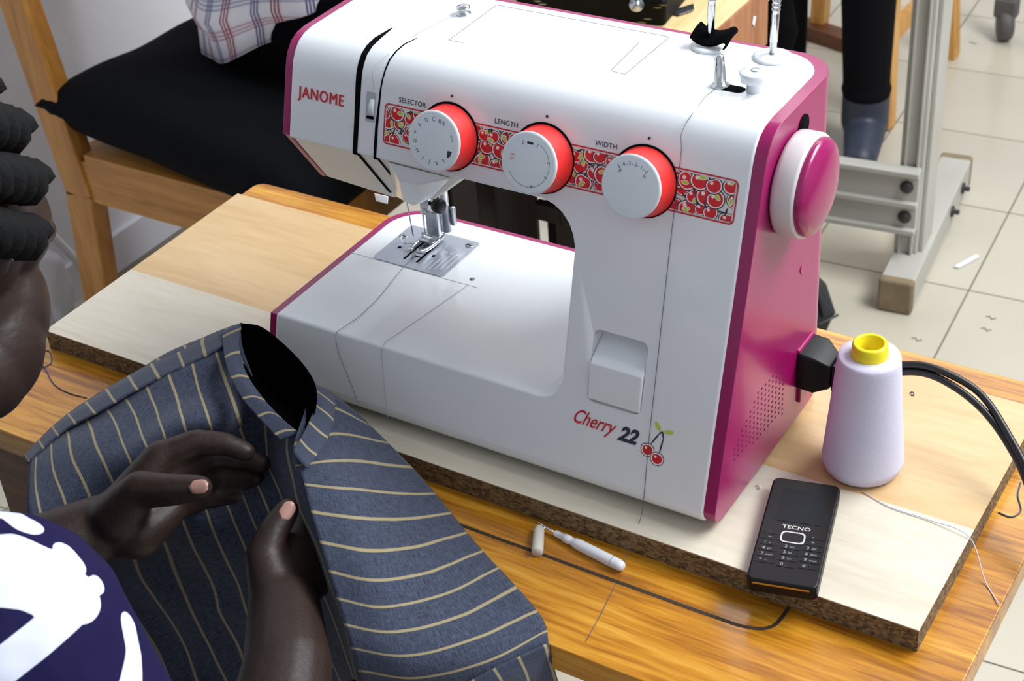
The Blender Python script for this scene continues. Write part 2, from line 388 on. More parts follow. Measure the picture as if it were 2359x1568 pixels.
M_cloth = striped('striped_suiting', (14, 18, 28), (80, 88, 110), (150, 138, 106), 0.066)
M_inner_shade = mat('shaded_inner_cloth', (5, 5, 6), 1.0, spec=0.0)  # shade inside the waist opening, put into the cloth as near-black colour
M_thr_dark = mat('dark_thread', (78, 86, 110), 0.8)
M_thr_grey = mat('grey_thread', (120, 118, 120), 0.8)
M_earring = mat('silver_stud', (200, 196, 190), 0.3, 0.8)

# ------------------------------------------------------------------ the room
ZF = -0.78
floor = struct(pyd('floor', bx((-1.8, -2.7, ZF - 0.05), (2.7, 3.9, ZF - 0.0015)), BF, M_grout))
ta = math.radians(3.8); tx = V((math.cos(ta), math.sin(ta), 0)); ty = V((-math.sin(ta), math.cos(ta), 0)); N0 = V((-0.27, 1.852, 0))
TS = (0.298, 0.284); tme = None
for i in range(-5, 7):
    for j in range(-11, 7):
        c = N0 + tx * (i + 0.5) * TS[0] + ty * (j + 0.5) * TS[1]
        if c.x < -1.55 or c.x > 1.55 or c.y > 3.7 or c.y < -1.3: continue
        if tme is None:
            t0 = pyd('tile', boxv((0, 0, -0.004), (TS[0] - 0.003, TS[1] - 0.003, 0.008)), BF, M_tile); tme = t0.data; o = t0
        else:
            o = bpy.data.objects.new('tile', tme); COL.objects.link(o)
        o.location = (c.x, c.y, ZF); o.rotation_euler = (0, 0, ta); o.parent = floor
struct(pyd('wall_left', bx((-1.80, -2.7, ZF - 0.05), (-1.70, 3.9, 1.9)), BF, M_wall))
struct(pyd('wall_right', bx((2.70, -2.7, ZF - 0.05), (2.80, 3.9, 1.9)), BF, M_wall))
struct(pyd('wall_front', bx((-1.80, -2.80, ZF - 0.05), (2.80, -2.7, 1.9)), BF, M_wall))
struct(pyd('wall_back', bx((-1.80, 3.9, ZF - 0.05), (2.80, 4.0, 1.9)), BF, M_wall))
struct(pyd('baseboard_left', bx((-1.70, -2.7, ZF), (-1.688, 3.9, ZF + 0.075)), BF, M_base))

# ------------------------------------------------------------------ sewing table and board
TZ = -0.02
t = empty('sewing_table', (-0.23, 0.095, ZF), 0, 'orange wood grained table under the white and pink sewing machine', 'table')
X0, X1, Y0, Y1 = -0.672, 0.2075, -0.1255, 0.3155
pl = [(x + (X0 + X1) / 2, y + (Y0 + Y1) / 2, TZ - 0.024) for x, y in rrect(X1 - X0, Y1 - Y0, 0.012)]
prism('tabletop', pl, (0, 0, 0.024), [M_table], t, 0.0012)
for nm, lo, hi in (('apron', (X0 + 0.03, Y0 + 0.012, TZ - 0.13), (X1 - 0.32, Y0 + 0.03, TZ - 0.024)), ('apron', (X0 + 0.03, Y1 - 0.03, TZ - 0.13), (X1 - 0.32, Y1 - 0.012, TZ - 0.024))):
    pyd(nm, bx(lo, hi), BF, M_edge, t)
for lx in (X0 + 0.05, X1 - 0.36):
    for ly in (Y0 + 0.04, Y1 - 0.04):
        pyd('leg', bx((lx - 0.02, ly - 0.02, ZF), (lx + 0.02, ly + 0.02, TZ - 0.024)), BF, M_edge, t)
groove = cat_rom([(-0.56, -0.0485, TZ), (-0.3, -0.0485, TZ), (-0.1, -0.0485, TZ), (0.03, -0.0485, TZ), (0.058, -0.0475, TZ), (0.073, -0.041, TZ), (0.0775, -0.025, TZ), (0.0775, 0.02, TZ)], 6)
vs = []; fs = []
for i, p in enumerate(groove):
    tt = (groove[min(i + 1, len(groove) - 1)] - groove[max(i - 1, 0)]).normalized(); s = V((-tt.y, tt.x, 0)) * 0.0014
    vs += [p + s + V((0, 0, -0.002)), p - s + V((0, 0, -0.002)), p - s + V((0, 0, 0.0003)), p + s + V((0, 0, 0.0003))]
for i in range(len(groove) - 1):
    b = i * 4
    for q in range(4): fs.append((b + q, b + (q + 1) % 4, b + 4 + (q + 1) % 4, b + 4 + q))
pyd('lid_joint', vs, fs, M_inlay, t)

bd = empty('base_board', (-0.24, 0.12, TZ), 0, 'pale veneered chipboard panel lying under the sewing machine', 'board')
pyd('chipboard_core', bx((-0.6505, -0.0155, TZ), (0.171, 0.259, -0.0008)), BF, M_chip, bd)
pyd('veneer', bx((-0.6505, -0.0155, -0.0008), (0.171, 0.0985, 0.0)), BF, M_ven1, bd)['label'] = 'whitish front strip of veneer'
pyd('veneer', bx((-0.6505, 0.0985, -0.0008), (0.171, 0.259, 0.0)), BF, M_ven2, bd)['label'] = 'tan rear strip of veneer'

# ------------------------------------------------------------------ sewing machine
A, K = 0.3097, 0.00216
NRM = V((0, -1, A)).normalized(); UP = V((0, A, 1)).normalized(); EX = V((1, 0, 0))
def fp(x, z, h=0.001): return V((x, A * z + K, z)) + NRM * (h + 0.0011)      # a point on the leaning front
sm = empty('sewing_machine', (-0.2, 0.1, 0), 0, 'white sewing machine with magenta back and red dials', 'sewing machine')
CURVE = [(0.0838, 0.2636), (0.0864, 0.2705), (0.0902, 0.2768), (0.0958, 0.2825), (0.1038, 0.2860), (0.114, 0.2875)]
def fillet(p, a, b, r, n=7):
    p, a, b = V(p), V(a), V(b); da = (a - p).normalized(); db = (b - p).normalized(); ang = da.angle(db); L = r / math.tan(ang / 2)
    c = p + (da + db).normalized() * (r / math.sin(ang / 2)); s = p + da * L - c; e = p + db * L - c; out = []
    for k in range(n + 1):
        q = s.lerp(e, k / n).normalized() * r; out.append(tuple(c + q))
    return out
def cbody(name, xa, xb, xr, yb, d, material, rr, bw):
    zt = 0.2875; P = [(xb, 0.006 - d, 0), (xr, 0.006 - d, 0), (xr, zt + d, 0), (xa, zt + d, 0), (xa, 0.2125 - d, 0)]
    P += fillet((-0.1275 - d, 0.2125 - d, 0), (xa, 0.2125 - d, 0), (-0.1255 - d, 0.0675, 0), 0.033)
    P += fillet((-0.1255 - d, 0.0675 + d, 0), (-0.1275 - d, 0.2125, 0), (xb, 0.0675 + d, 0), 0.018)
    P += [(xb, 0.0675 + d, 0)]
    bm = bmesh.new(); n = len(P)
    f_ = [bm.verts.new((p[0], -0.06, p[1])) for p in P]; b_ = [bm.verts.new((p[0], yb, p[1])) for p in P]
    bm.faces.new(f_); bm.faces.new(list(reversed(b_)))
    for i in range(n): bm.faces.new((f_[i], b_[i], b_[(i + 1) % n], f_[(i + 1) % n]))
    bmesh.ops.recalc_face_normals(bm, faces=bm.faces)
    def cut(co, no):
        r = bmesh.ops.bisect_plane(bm, geom=bm.verts[:] + bm.edges[:] + bm.faces[:], plane_co=co, plane_no=no, clear_outer=True, dist=1e-6)
        es = [e for e in r['geom_cut'] if isinstance(e, bmesh.types.BMEdge)]
        if es: bmesh.ops.edgeloop_fill(bm, edges=es)
    cut(V((0, A * 0.1 + K, 0.1)) + NRM * d, NRM)
    for (y0, z0), (y1, z1) in zip(CURVE[:-1], CURVE[1:]):
        no = V((0, -(z1 - z0), (y1 - y0))).normalized(); cut(V((0, y0, z0)) + no * d, no)
    rb_ = 0.012; zc = 0.006 - d + rb_; yc = A * zc + K + rb_ * math.sqrt(1 + A * A) - d
    a0 = math.atan2(-A, 1.0)
    for k in range(6):
        a = a0 + (PI / 2 - a0) * (k + 0.5) / 6; no = V((0, -math.cos(a), -math.sin(a))); cut(V((0, yc, zc)) + no * rb_, no)
    for sgn, xc in ((1, xr), (-1, xb)):
        ctr = V((xc - sgn * rr, yb - rr, 0))
        for k in range(8):
            a = math.radians((k + 0.5) * 90 / 8); no = V((sgn * math.cos(a), math.sin(a), 0)); cut(ctr + no * rr, no)
    o = frombm(name, bm, material, sm)
    m = o.modifiers.new('bevel', 'BEVEL'); m.width = bw; m.segments = 3; m.limit_method = 'ANGLE'; m.angle_limit = math.radians(35)
    realize(o); o.data.polygons.foreach_set('use_smooth', [True] * len(o.data.polygons)); return o
shell = cbody('rear_shell', -0.400, -0.4055, 0.0085, 0.2185, -0.0002, M_pink, 0.034, 0.0022)
shell['label'] = 'magenta rear shell and side panel'
body = cbody('front_cover', -0.3932, -0.3990, -0.0005, 0.2135, 0.0009, M_white, 0.032, 0.0022)
body['label'] = 'white front cover with arm and bed'
# recess of the reverse lever, cut through both shells
cut = prism('cutter', [fp(x - 0.082, 0.1022 + zz / 1.047, 0.004) for x, zz in rrect(0.045, 0.057, 0.006)], -NRM * 0.022, M_white)
cut2 = prism('cutter', [fp(x - 0.082, 0.1022 + zz / 1.047, 0.004) for x, zz in rrect(0.049, 0.061, 0.008)], -NRM * 0.024, M_white)
for o, cut in ((body, cut), (shell, cut2)):
    m = o.modifiers.new('cut', 'BOOLEAN'); m.operation = 'DIFFERENCE'; m.object = cut; m.solver = 'EXACT'; realize(o)
    bpy.data.objects.remove(cut)
for o in (body, shell):
    o.data.polygons.foreach_set('use_smooth', [True] * len(o.data.polygons)); n = o.modifiers.new('weighted', 'WEIGHTED_NORMAL'); n.keep_sharp = True
# lever
lv = [(0.1275, -0.0150), (0.1225, -0.0125), (0.1055, 0.0018), (0.1035, 0.0026), (0.0768, 0.0006), (0.0765, -0.0150)]
prism('reverse_lever', [fp(-0.1039, z, h) for z, h in lv], (0.0438, 0, 0), M_white, sm, 0.0015)
prism('recess_back', [fp(-0.082 + x, 0.1022 + zz / 1.047, -0.016) for x, zz in rrect(0.0448, 0.0568, 0.006)], -NRM * 0.002, M_cream, sm)
# head below the arm
HL = [(-0.393, 0.0690, 0.2140), (-0.393, 0.1050, 0.1570), (-0.393, 0.2, 0.157), (-0.393, 0.2, 0.2145), (-0.330, 0.110, 0.1495), (-0.2814, 0.1004, 0.1640), (-0.2313, 0.0706, 0.2095), (-0.236, 0.2, 0.2145), (-0.27, 0.2, 0.165), (-0.34, 0.2, 0.1495)]
hull('head_housing', HL, M_cream, sm, 0.0015)
prism('head_edge', [(-0.400, 0.0683, 0.2145), (-0.400, 0.1055, 0.1565), (-0.400, 0.2, 0.1565), (-0.400, 0.2, 0.2145)], (0.0068, 0, 0), M_pink, sm, 0.001)
CN = V((0, -0.8365, -0.548))
def cf(px, py, h):   # point in front of the sloping underside of the head
    d = ray(px, py); n = -CN; k = 0.173883; tt = (k - n.dot(CAM_P)) / n.dot(d); return CAM_P + d * tt + CN * h
hull('needle_guard', [cf(892, 370, 0.0005), cf(1042, 408, 0.0005), cf(1000, 452, 0.0005), cf(912, 452, 0), cf(960, 468, 0), cf(930, 392, 0.009), cf(972, 402, 0.009), cf(990, 425, 0.008), cf(940, 440, 0.009), cf(965, 452, 0.009)], M_white, sm, 0.0015)
def ribbon(name, pts, mt):    # (centre, outward normal, half width)
    vs = []; fs = []
    for p, n, h in pts:
        p, n = V(p), V(n).normalized(); vs += [p - EX * h - n * 0.001, p + EX * h - n * 0.001, p + EX * h + n * 0.0003, p - EX * h + n * 0.0003]
    for i in range(len(pts) - 1):
        b = i * 4
        for q in range(4): fs.append((b + q, b + (q + 1) % 4, b + 4 + (q + 1) % 4, b + 4 + q))
    fs += [(0, 1, 2, 3), tuple(len(vs) - 4 + q for q in (3, 2, 1, 0))]
    return pyd(name, vs, fs, mt, sm)
def slot(name, xt, xb_, ws, y_top, lower, mt):
    pts = [((xt, y_top, 0.2884), (0, 0, 1), ws[0])]
    cv = list(reversed(CURVE)); xs = lambda k: xt + (xb_ - xt) * k
    for i, (y, z) in enumerate(cv):
        no = V((0, -1, 0.2 + 2.5 * max(0, (len(cv) - 2 - i)) / 3)).normalized() if i else V((0, -0.1, 1))
        pts.append((V((xs(0.3 + 0.1 * i), y, z)) + no * 0.0009, no, ws[1]))
    pts.append((fp(xb_, 0.235, 0), NRM, ws[2])); pts.append((fp(xb_, 0.2140, 0), NRM, ws[2]))
    pts.append(((xb_, 0.0668, 0.2112), (0, -1, -0.3), ws[2]))
    for py, pz in lower: pts.append((V((xb_, py, pz)) + CN * 0.0007, CN, ws[3]))
    return ribbon(name, pts, mt)
slot('take_up_slot', -0.329, -0.3275, (0.0006, 0.0026, 0.0021, 0.0012), 0.134, [(0.071, 0.2100), (0.1045, 0.1585)], M_dark)
slot('cover_joint', -0.300, -0.3085, (0.0003, 0.0006, 0.0012, 0.0009), 0.126, [(0.071, 0.2100), (0.100, 0.1655)], M_dark)
# tension wheel window
prism('tension_window', [fp(-0.3150 + x, 0.2490 + z, 0) for x, z in rrect(0.0085, 0.022, 0.001)], NRM * 0.0004, M_greyline, sm)
lathe('tension_wheel', [(0.0, -0.002), (0.0085, -0.002), (0.009, -0.0012), (0.009, 0.0012), (0.0085, 0.002), (0, 0.002)], fp(-0.3135, 0.249, -0.006), EX, M_dialface, sm, 28)
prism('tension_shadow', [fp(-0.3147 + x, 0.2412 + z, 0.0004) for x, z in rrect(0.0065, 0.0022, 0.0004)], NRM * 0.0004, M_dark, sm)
# printed strip with cherries
ST0, ST1, SZ0, SZ1 = -0.3020, -0.0080, 0.2243, 0.2546
sw, sh = ST1 - ST0, (SZ1 - SZ0) * 1.047; SCX, SCZ = (ST0 + ST1) / 2, (SZ0 + SZ1) / 2
def sp(x, s, h): return fp(SCX + x, SCZ, h) + UP * s
ring_o = rrect(sw, sh, 0.004); ring_i = rrect(sw - 0.0022, sh - 0.0022, 0.0032); n = len(ring_o)
vs = [sp(x, s, 0.0001) for x, s in ring_o] + [sp(x, s, 0.0001) for x, s in ring_i]; fs = [(i, (i + 1) % n, n + (i + 1) % n, n + i) for i in range(n)]
pyd('strip_border', vs, fs, M_lines, sm)
bm = bmesh.new(); rnd = random.Random(11); layer = [0.00012]
def disc(cx, cs, rx, rs, ang, mi, heart=0.0, nseg=18):
    layer[0] += 0.0000006; vv = []
    for k in range(nseg):
        a = 2 * PI * k / nseg; rr = 1 - heart * max(0, math.cos(a - PI / 2)) ** 6
        x, s = rx * rr * math.cos(a), rs * rr * math.sin(a); vv.append(bm.verts.new((cx + x * math.cos(ang) - s * math.sin(ang), cs + x * math.sin(ang) + s * math.cos(ang), layer[0])))
    f = bm.faces.new(vv); f.material_index = mi
W2, H2 = sw - 0.0042, sh - 0.0042
for x in (0,):
    vv = [bm.verts.new((sx_, sy_, 0.0001)) for sx_, sy_ in rrect(W2, H2, 0.0025)]; bm.faces.new(vv).material_index = 4
cx = -W2 / 2
cnt = 0
while cx < W2 / 2 + 0.004:
    for row in (-1, 0, 1):
        x = cx + (0.0045 if row == 0 else 0) + rnd.uniform(-0.0026, 0.0026); s = row * 0.0098 + rnd.uniform(-0.0030, 0.0030); r = rnd.uniform(0.0040, 0.0064); an = rnd.uniform(-0.9, 0.9)
        disc(x, s, r * 1.30, r * 1.22, an, 3, 0.22); disc(x, s, r * 1.17, r * 1.09, an, 2, 0.24); disc(x, s, r, r * 0.94, an, 0, 0.28)
        disc(x - r * 0.38, s + r * 0.3, r * 0.24, r * 0.24, 0, 2)
        for q_ in range(rnd.choice((0, 1, 1, 2))):
            la = rnd.uniform(0, PI); lx, ls = x + rnd.uniform(-.5, .9) * 0.0055, s + rnd.uniform(-.6, .9) * 0.005
            disc(lx, ls, 0.0031, 0.0017, la, 2); disc(lx, ls, 0.0026, 0.0012, la, 1)
        for q_ in range(2):
            disc(x + rnd.uniform(-.006, .006), s + r * rnd.uniform(0.9, 1.4), 0.0030, 0.0007, rnd.uniform(0, PI), 3)
    cx += 0.0098
for no, lim in (((1, 0, 0), W2 / 2), ((-1, 0, 0), W2 / 2), ((0, 1, 0), H2 / 2), ((0, -1, 0), H2 / 2)):
    bmesh.ops.bisect_plane(bm, geom=bm.verts[:] + bm.edges[:] + bm.faces[:], plane_co=V(no) * lim, plane_no=no, clear_outer=True)
for v in bm.verts: v.co = sp(v.co.x, v.co.y, v.co.z)
me = bpy.data.meshes.new('cherry_print'); bm.to_mesh(me); bm.free(); o = put('cherry_print', me, [M_cherry, M_leaf, M_outline, M_ink, M_strip], sm); o['label'] = 'printed strip of red cherries with green leaves'
# white knock-outs and lettering over the dials
for x0, tx_, sz in ((-0.2895, 'SELECTOR', 0.0053), (-0.2040, 'LENGTH', 0.0053), (-0.1200, 'WIDTH', 0.0053)):
    text('lettering', tx_, sz, fp(x0, 0.2572, 0.0002), EX, UP, M_ink, sm, 0.00005)
for k in range(3): text('brand_lettering', 'JANOME', 0.0128, fp(-0.3848 + 0.00028 * k, 0.2445, 0.0002 + 0.00002 * k), EX, UP, M_logo, sm, 0.0001, sx=0.84, space=1.12)
# dials
def dial(cx, marks):
    d = lathe('dial', [(0.0, 0.0), (0.0250, 0.0), (0.0250, 0.0006), (0.0242, 0.0022), (0.0236, 0.0075), (0.0228, 0.0185), (0.0228, 0.0188), (0.0228, 0.0199), (0.0222, 0.0206), (0.0212, 0.0208), (0.0, 0.0204)], fp(cx, 0.2398, 0), NRM, [M_red, M_dialface], sm, 56, mi=[0, 0, 0, 0, 0, 0, 1, 1, 1, 1])
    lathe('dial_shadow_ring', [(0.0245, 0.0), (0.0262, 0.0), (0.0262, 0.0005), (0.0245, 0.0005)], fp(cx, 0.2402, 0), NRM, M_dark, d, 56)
    e = d.modifiers.new('edge', 'EDGE_SPLIT'); e.split_angle = math.radians(40)
    c = fp(cx, 0.2398, 0.0207)
    for s, ang, r, sz in marks:
        a = math.radians(ang); p = c + EX * (r * math.sin(a)) + UP * (r * math.cos(a)); xd = EX * math.cos(a) - UP * math.sin(a); yd = EX * math.sin(a) + UP * math.cos(a)
        text('dial_mark', s, sz, p - yd * sz * 0.35, xd, yd, M_ink, d, 0.00004, align='CENTER')
    lathe('index_dot', [(0, 0), (0.0011, 0), (0.0011, 0.0003), (0, 0.0003)], fp(cx, 0.2695, 0), NRM, M_ink, sm, 14)
    return d, c
d1, c1 = dial(-0.2424, [(s, a, 0.0165, 0.0042) for s, a in (('B/A', 22), ('C', -4), ('D', -26), ('E', -52), ('F', -76), ('G', -100), ('H', -125), ('I', -150), ('J', -172), ('K', 166), ('L', 142))] + [('==', 72, 0.0165, 0.0045), ('0', 116, 0.0165, 0.0045)])
prism('mark_box', [c1 + EX * (0.0148 + x) + UP * (-0.0072 + z) for x, z in rrect(0.004, 0.0052, 0.0006)], NRM * 0.00003, M_ink, d1)
d2, c2 = dial(-0.1607, [('0', -22, 0.0155, 0.0042), ('1', 24, 0.0155, 0.004), ('2', 78, 0.017, 0.004), ('3', 116, 0.017, 0.004), ('4', 165, 0.017, 0.004)])
prism('mark_bar', [c2 + EX * (0.0 + x) + UP * (0.0148 + z) for x, z in rrect(0.0052, 0.0019, 0.0008)], NRM * 0.00004, M_ink, d2)
tube('scale_arc', [c2 + EX * (0.0172 * math.sin(math.radians(a))) + UP * (0.0172 * math.cos(math.radians(a))) for a in range(30, 245, 6)], 0.00018, M_ink, d2, 4)
text('stretch_mark', 'S.S.', 0.0045, c2 - EX * 0.0172 - UP * 0.001, V((0, 0, 1)) * 1.0 + UP * 0, -EX, M_lines, d2, 0.00004, align='CENTER') if False else text('stretch_mark', 'S.S.', 0.0042, c2 - EX * 0.0152 + UP * 0.0022, -UP, EX, M_lines, d2, 0.00004, align='CENTER')
d3, c3 = dial(-0.0786, [('5', -40, 0.0165, 0.004), ('4', -25, 0.0165, 0.004), ('3', -9, 0.0165, 0.004), ('2', 8, 0.0165, 0.004), ('1', 24, 0.0165, 0.004), ('0', 40, 0.0165, 0.004), ('-', -32, 0.0165, 0.004), ('-', -17, 0.0165, 0.004), ('-', 0, 0.0165, 0.004), ('-', 16, 0.0165, 0.004), ('-', 32, 0.0165, 0.004), ('W', -44, 0.0135, 0.003), ('M', 46, 0.0130, 0.003)])
# logo
text('model_lettering', 'Cherry', 0.0162, fp(-0.1150, 0.0562, 0.0002), EX * 1.0 - UP * 0.02, UP, M_logo, sm, 0.00006, shear=0.55, sx=0.74, bold=0.0001)
text('model_number', '22', 0.0158, fp(-0.0752, 0.0535, 0.0002), EX, UP, M_ink, sm, 0.00006, shear=0.35, bold=0.0006, sx=0.95)
bm = bmesh.new(); layer[0] = 0.0002
def logo_disc(x, s, rx, rs, an, mi, heart=0.0): disc(x, s, rx, rs, an, mi, heart)
for x, s in ((-0.0502 + 0.0, 0.0525), (-0.0418, 0.0480)):
    disc(x, s, 0.0056, 0.0054, 0, 3, 0.1); disc(x, s, 0.0051, 0.0049, 0, 2, 0.1); disc(x, s, 0.0041, 0.0039, 0, 0, 0.15); disc(x - 0.0014, s + 0.0012, 0.0010, 0.0010, 0, 2)
for x0, s0, x1, s1 in ((-0.0480, 0.0575, -0.0425, 0.0668), (-0.0425, 0.0668, -0.0400, 0.0690), (-0.0405, 0.0528, -0.0388, 0.0640), (-0.0388, 0.0640, -0.0400, 0.0690)):
    dx, ds = x1 - x0, s1 - s0; disc((x0 + x1) / 2, (s0 + s1) / 2, math.hypot(dx, ds) / 2 + 0.0003, 0.0006, math.atan2(ds, dx), 3)
disc(-0.0445, 0.0720, 0.0038, 0.0016, -0.9, 1); disc(-0.0352, 0.0700, 0.0038, 0.0015, 0.25, 1)
for v in bm.verts: v.co = fp(v.co.x, 0, v.co.z) + V((0, A, 1)) * v.co.y
me = bpy.data.meshes.new('cherry_logo'); bm.to_mesh(me); bm.free(); o = put('cherry_logo', me, [M_cherry, M_leaf, M_outline, M_ink], sm); o['label'] = 'printed pair of red cherries'
# bed: joint, needle plate, feed slots, presser
BZ = 0.0685
pyd('bed_joint', bx((-0.399, 0.1277, BZ - 0.0008), (-0.2665, 0.1282, BZ + 0.0001)), BF, M_greyline, sm)
npl = prism('needle_plate', [(-0.3395 + x, 0.1590 + y, BZ - 0.0008) for x, y in rrect(0.0745, 0.061, 0.0045)], (0, 0, 0.0014), M_plate, sm, 0.0003)
PZ = BZ + 0.0006
def slit(name, p, q, wd, m=M_dark):
    p, q = V((*p, PZ)), V((*q, PZ)); dd = (q - p).normalized(); s = V((-dd.y, dd.x, 0)) * wd
    prism(name, [p + s, p - s, q - s, q + s], (0, 0, 0.00012), m, npl)
slit('feed_slot', (-0.3495, 0.1385), (-0.3495, 0.182), 0.0010); slit('feed_slot', (-0.3363, 0.1385), (-0.3363, 0.172), 0.0011)
slit('feed_slot', (-0.3440, 0.1465), (-0.3375, 0.1465), 0.0007); slit('feed_teeth', (-0.3430, 0.152), (-0.3430, 0.176), 0.0022, M_steel)
for x, y in ((-0.364, 0.1527), (-0.3287, 0.1534)): lathe('plate_hole', [(0, 0), (0.0017, 0), (0.0017, 0.00012), (0, 0.00012)], (x, y, PZ), (0, 0, 1), M_dark, npl, 16)
for x, y in ((-0.3095, 0.1815), (-0.3715, 0.1700)):
    lathe('screw', [(0, 0), (0.0040, 0), (0.0040, 0.0003), (0, 0.0003)], (x, y, PZ), (0, 0, 1), M_plate, npl, 20)
    pyd('screw_slot', bx((x - 0.0034, y - 0.0005, PZ + 0.0003), (x + 0.0034, y + 0.0005, PZ + 0.00045)), BF, M_dark, npl)
for k in range(5):
    slit('guide_line', (-0.3250 + k * 0.0045, 0.132 + 0.002 * k), (-0.3250 + k * 0.0045, 0.147 + 0.006 * k), 0.0002, M_whitepl)
for k in range(3): text('guide_number', str(10 + 5 * k), 0.0045, (-0.3250 + k * 0.0065, 0.1615, PZ + 0.0001), EX, (0, 1, 0), M_whitepl, npl, 0.00003)
lathe('bed_screw', [(0, 0), (0.0022, 0), (0.0022, 0.0003), (0, 0.0003)], (-0.2785, 0.1372, BZ), (0, 0, 1), mat('grey_screw', (120, 124, 128), 0.5, 0.3), sm, 18)
# presser foot, ankle, bars
pf = empty('presser_foot', (-0.345, 0.165, PZ), 0); pf.parent = sm; pf.matrix_parent_inverse = wm(sm).inverted()
FZ = PZ + 0.0035
for s in (-1, 1):
    tube('toe', cat_rom([(-0.3430 + s * 0.0075, 0.181, FZ + 0.001), (-0.3430 + s * 0.0078, 0.167, FZ), (-0.3430 + s * 0.0066, 0.155, FZ), (-0.3430 + s * 0.0046, 0.1482, FZ + 0.0012), (-0.3430 + s * 0.0030, 0.1455, FZ + 0.0035)], 5), 0.0019, M_chrome, pf, 8)
box('foot_plate', (-0.343, 0.175, FZ + 0.0002), (0.0165, 0.014, 0.0024), M_chrome, pf, 0.0008)
box('foot_bridge', (-0.343, 0.1655, FZ + 0.001), (0.0150, 0.0040, 0.0022), M_steel, pf, 0.0006)
tube('foot_pin', [(-0.352, 0.171, FZ + 0.004), (-0.333, 0.171, FZ + 0.004)], 0.0012, M_steel, pf)
tube('thread_wire', cat_rom([(-0.352, 0.158, FZ + 0.001), (-0.359, 0.1545, FZ + 0.001), (-0.3655, 0.158, FZ + 0.002), (-0.3675, 0.163, FZ + 0.003)], 5), 0.0007, M_chrome, pf, 6)
box('ankle', (-0.3395, 0.1735, FZ + 0.0165), (0.0130, 0.0065, 0.0250), M_steel, sm, 0.0012)
lathe('ankle_screw', [(0, 0), (0.0042, 0), (0.0042, 0.005), (0.0036, 0.0056), (0, 0.0056)], (-0.3445, 0.1735, FZ + 0.0275), (-1, -0.25, 0), M_steel, sm, 20)
tube('presser_bar', [(-0.3320, 0.1815, FZ + 0.006), (-0.3320, 0.1815, 0.170)], 0.0042, M_steel, sm, 16)
tube('needle_bar', [(-0.3400, 0.1665, 0.108), (-0.3400, 0.1665, 0.170)], 0.0030, M_steel, sm, 14)
box('needle_clamp', (-0.3395, 0.1662, 0.113), (0.0095, 0.008, 0.009), M_steel, sm, 0.001)
lathe('clamp_screw', [(0, 0), (0.0018, 0), (0.0018, 0.005), (0.0058, 0.0055), (0.0064, 0.008), (0.0062, 0.0125), (0.005, 0.0135), (0, 0.0135)], (-0.3345, 0.1655, 0.1135), (1, -0.15, 0.05), M_black, sm, 24)
box('bar_bracket', (-0.3270, 0.186, 0.092), (0.004, 0.005, 0.018), M_steel, sm, 0.0012)
tube('needle', [(-0.3430, 0.1640, 0.110), (-0.3430, 0.1640, 0.092), (-0.3430, 0.1640, 0.0795)], [0.0010, 0.0008, 0.0002], M_chrome, sm, 8)
tube('thread_guide_arm', cat_rom([(-0.3400, 0.1630, 0.119), (-0.3475, 0.158, 0.119), (-0.3540, 0.158, 0.118)], 5), 0.0006, M_chrome, sm, 6)
tube('threader_lever', [(-0.3560, 0.1600, 0.118), (-0.3540, 0.1610, 0.0785)], 0.0006, M_steel, sm, 6)
hull('lever_tab', [at(862, 445, 1.463), at(895, 452, 1.46), at(893, 470, 1.46), at(866, 463, 1.463), at(862, 445, 1.468), at(895, 452, 1.466), at(893, 470, 1.466), at(866, 463, 1.468)], M_whitepl, sm, 0.0006)
hull('thread_cutter', [(-0.372, 0.150, 0.150), (-0.346, 0.150, 0.1485), (-0.346, 0.158, 0.1385), (-0.372, 0.158, 0.1425), (-0.372, 0.168, 0.150), (-0.346, 0.168, 0.1485)], M_steel, sm, 0.0006)
# top: handle tray lines, spool pins, bobbin winder, guide
TPZ = 0.2884
M_tray = mat('tray_groove', (120, 122, 130), 0.7)
def line(p, q, wd=0.0003): 
    p, q = V((*p, TPZ)), V((*q, TPZ)); dd = (q - p).normalized(); s = V((-dd.y, dd.x, 0)) * wd
    prism('tray_line', [p + s, p - s, q - s, q + s], (0, 0, 0.00012), M_tray, sm)
for p, q in (((-0.2749, 0.133), (-0.2762, 0.204)), ((-0.2762, 0.204), (-0.1224, 0.2026)), ((-0.1224, 0.2026), (-0.123, 0.1332)), ((-0.123, 0.1332), (-0.1353, 0.1342)), ((-0.1353, 0.1342), (-0.1391, 0.1865)), ((-0.2749, 0.133), (-0.262, 0.133))): line(p, q)
lathe('thread_stud', [(0, 0), (0.0055, 0), (0.0060, 0.001), (0.0060, 0.0016), (0.0035, 0.0022), (0.0032, 0.0045), (0.0056, 0.0052), (0.0056, 0.0066), (0.004, 0.0074), (0, 0.0076)], (-0.2912, 0.179, TPZ - 0.0004), (0, 0, 1), M_chrome, sm, 28)
for x, y, h in ((-0.0877, 0.1990, 0.062), (-0.0380, 0.1995, 0.062)):
    sp_ = lathe('spool_pin', [(0, 0), (0.0026, 0), (0.0026, 0.012), (0.0030, 0.013), (0.0028, 0.034)] + [q for k in range(5) for q in ((0.0027, 0.036 + k * 0.0034), (0.0033, 0.037 + k * 0.0034), (0.0033, 0.038 + k * 0.0034), (0.0027, 0.039 + k * 0.0034))] + [(0.0030, 0.0555), (0.0029, h - 0.001), (0.0022, h), (0, h + 0.0002)], (x, y, TPZ), (0.05, 0.0, 1), M_chrome, sm, 20)
    lathe('spool_disc', [(0, 0), (0.0135, 0), (0.0142, 0.0006), (0.0140, 0.0018), (0.012, 0.0026), (0.004, 0.0034), (0, 0.0034)], (x, y, TPZ - 0.0003), (0, 0, 1), M_white, sp_, 40)
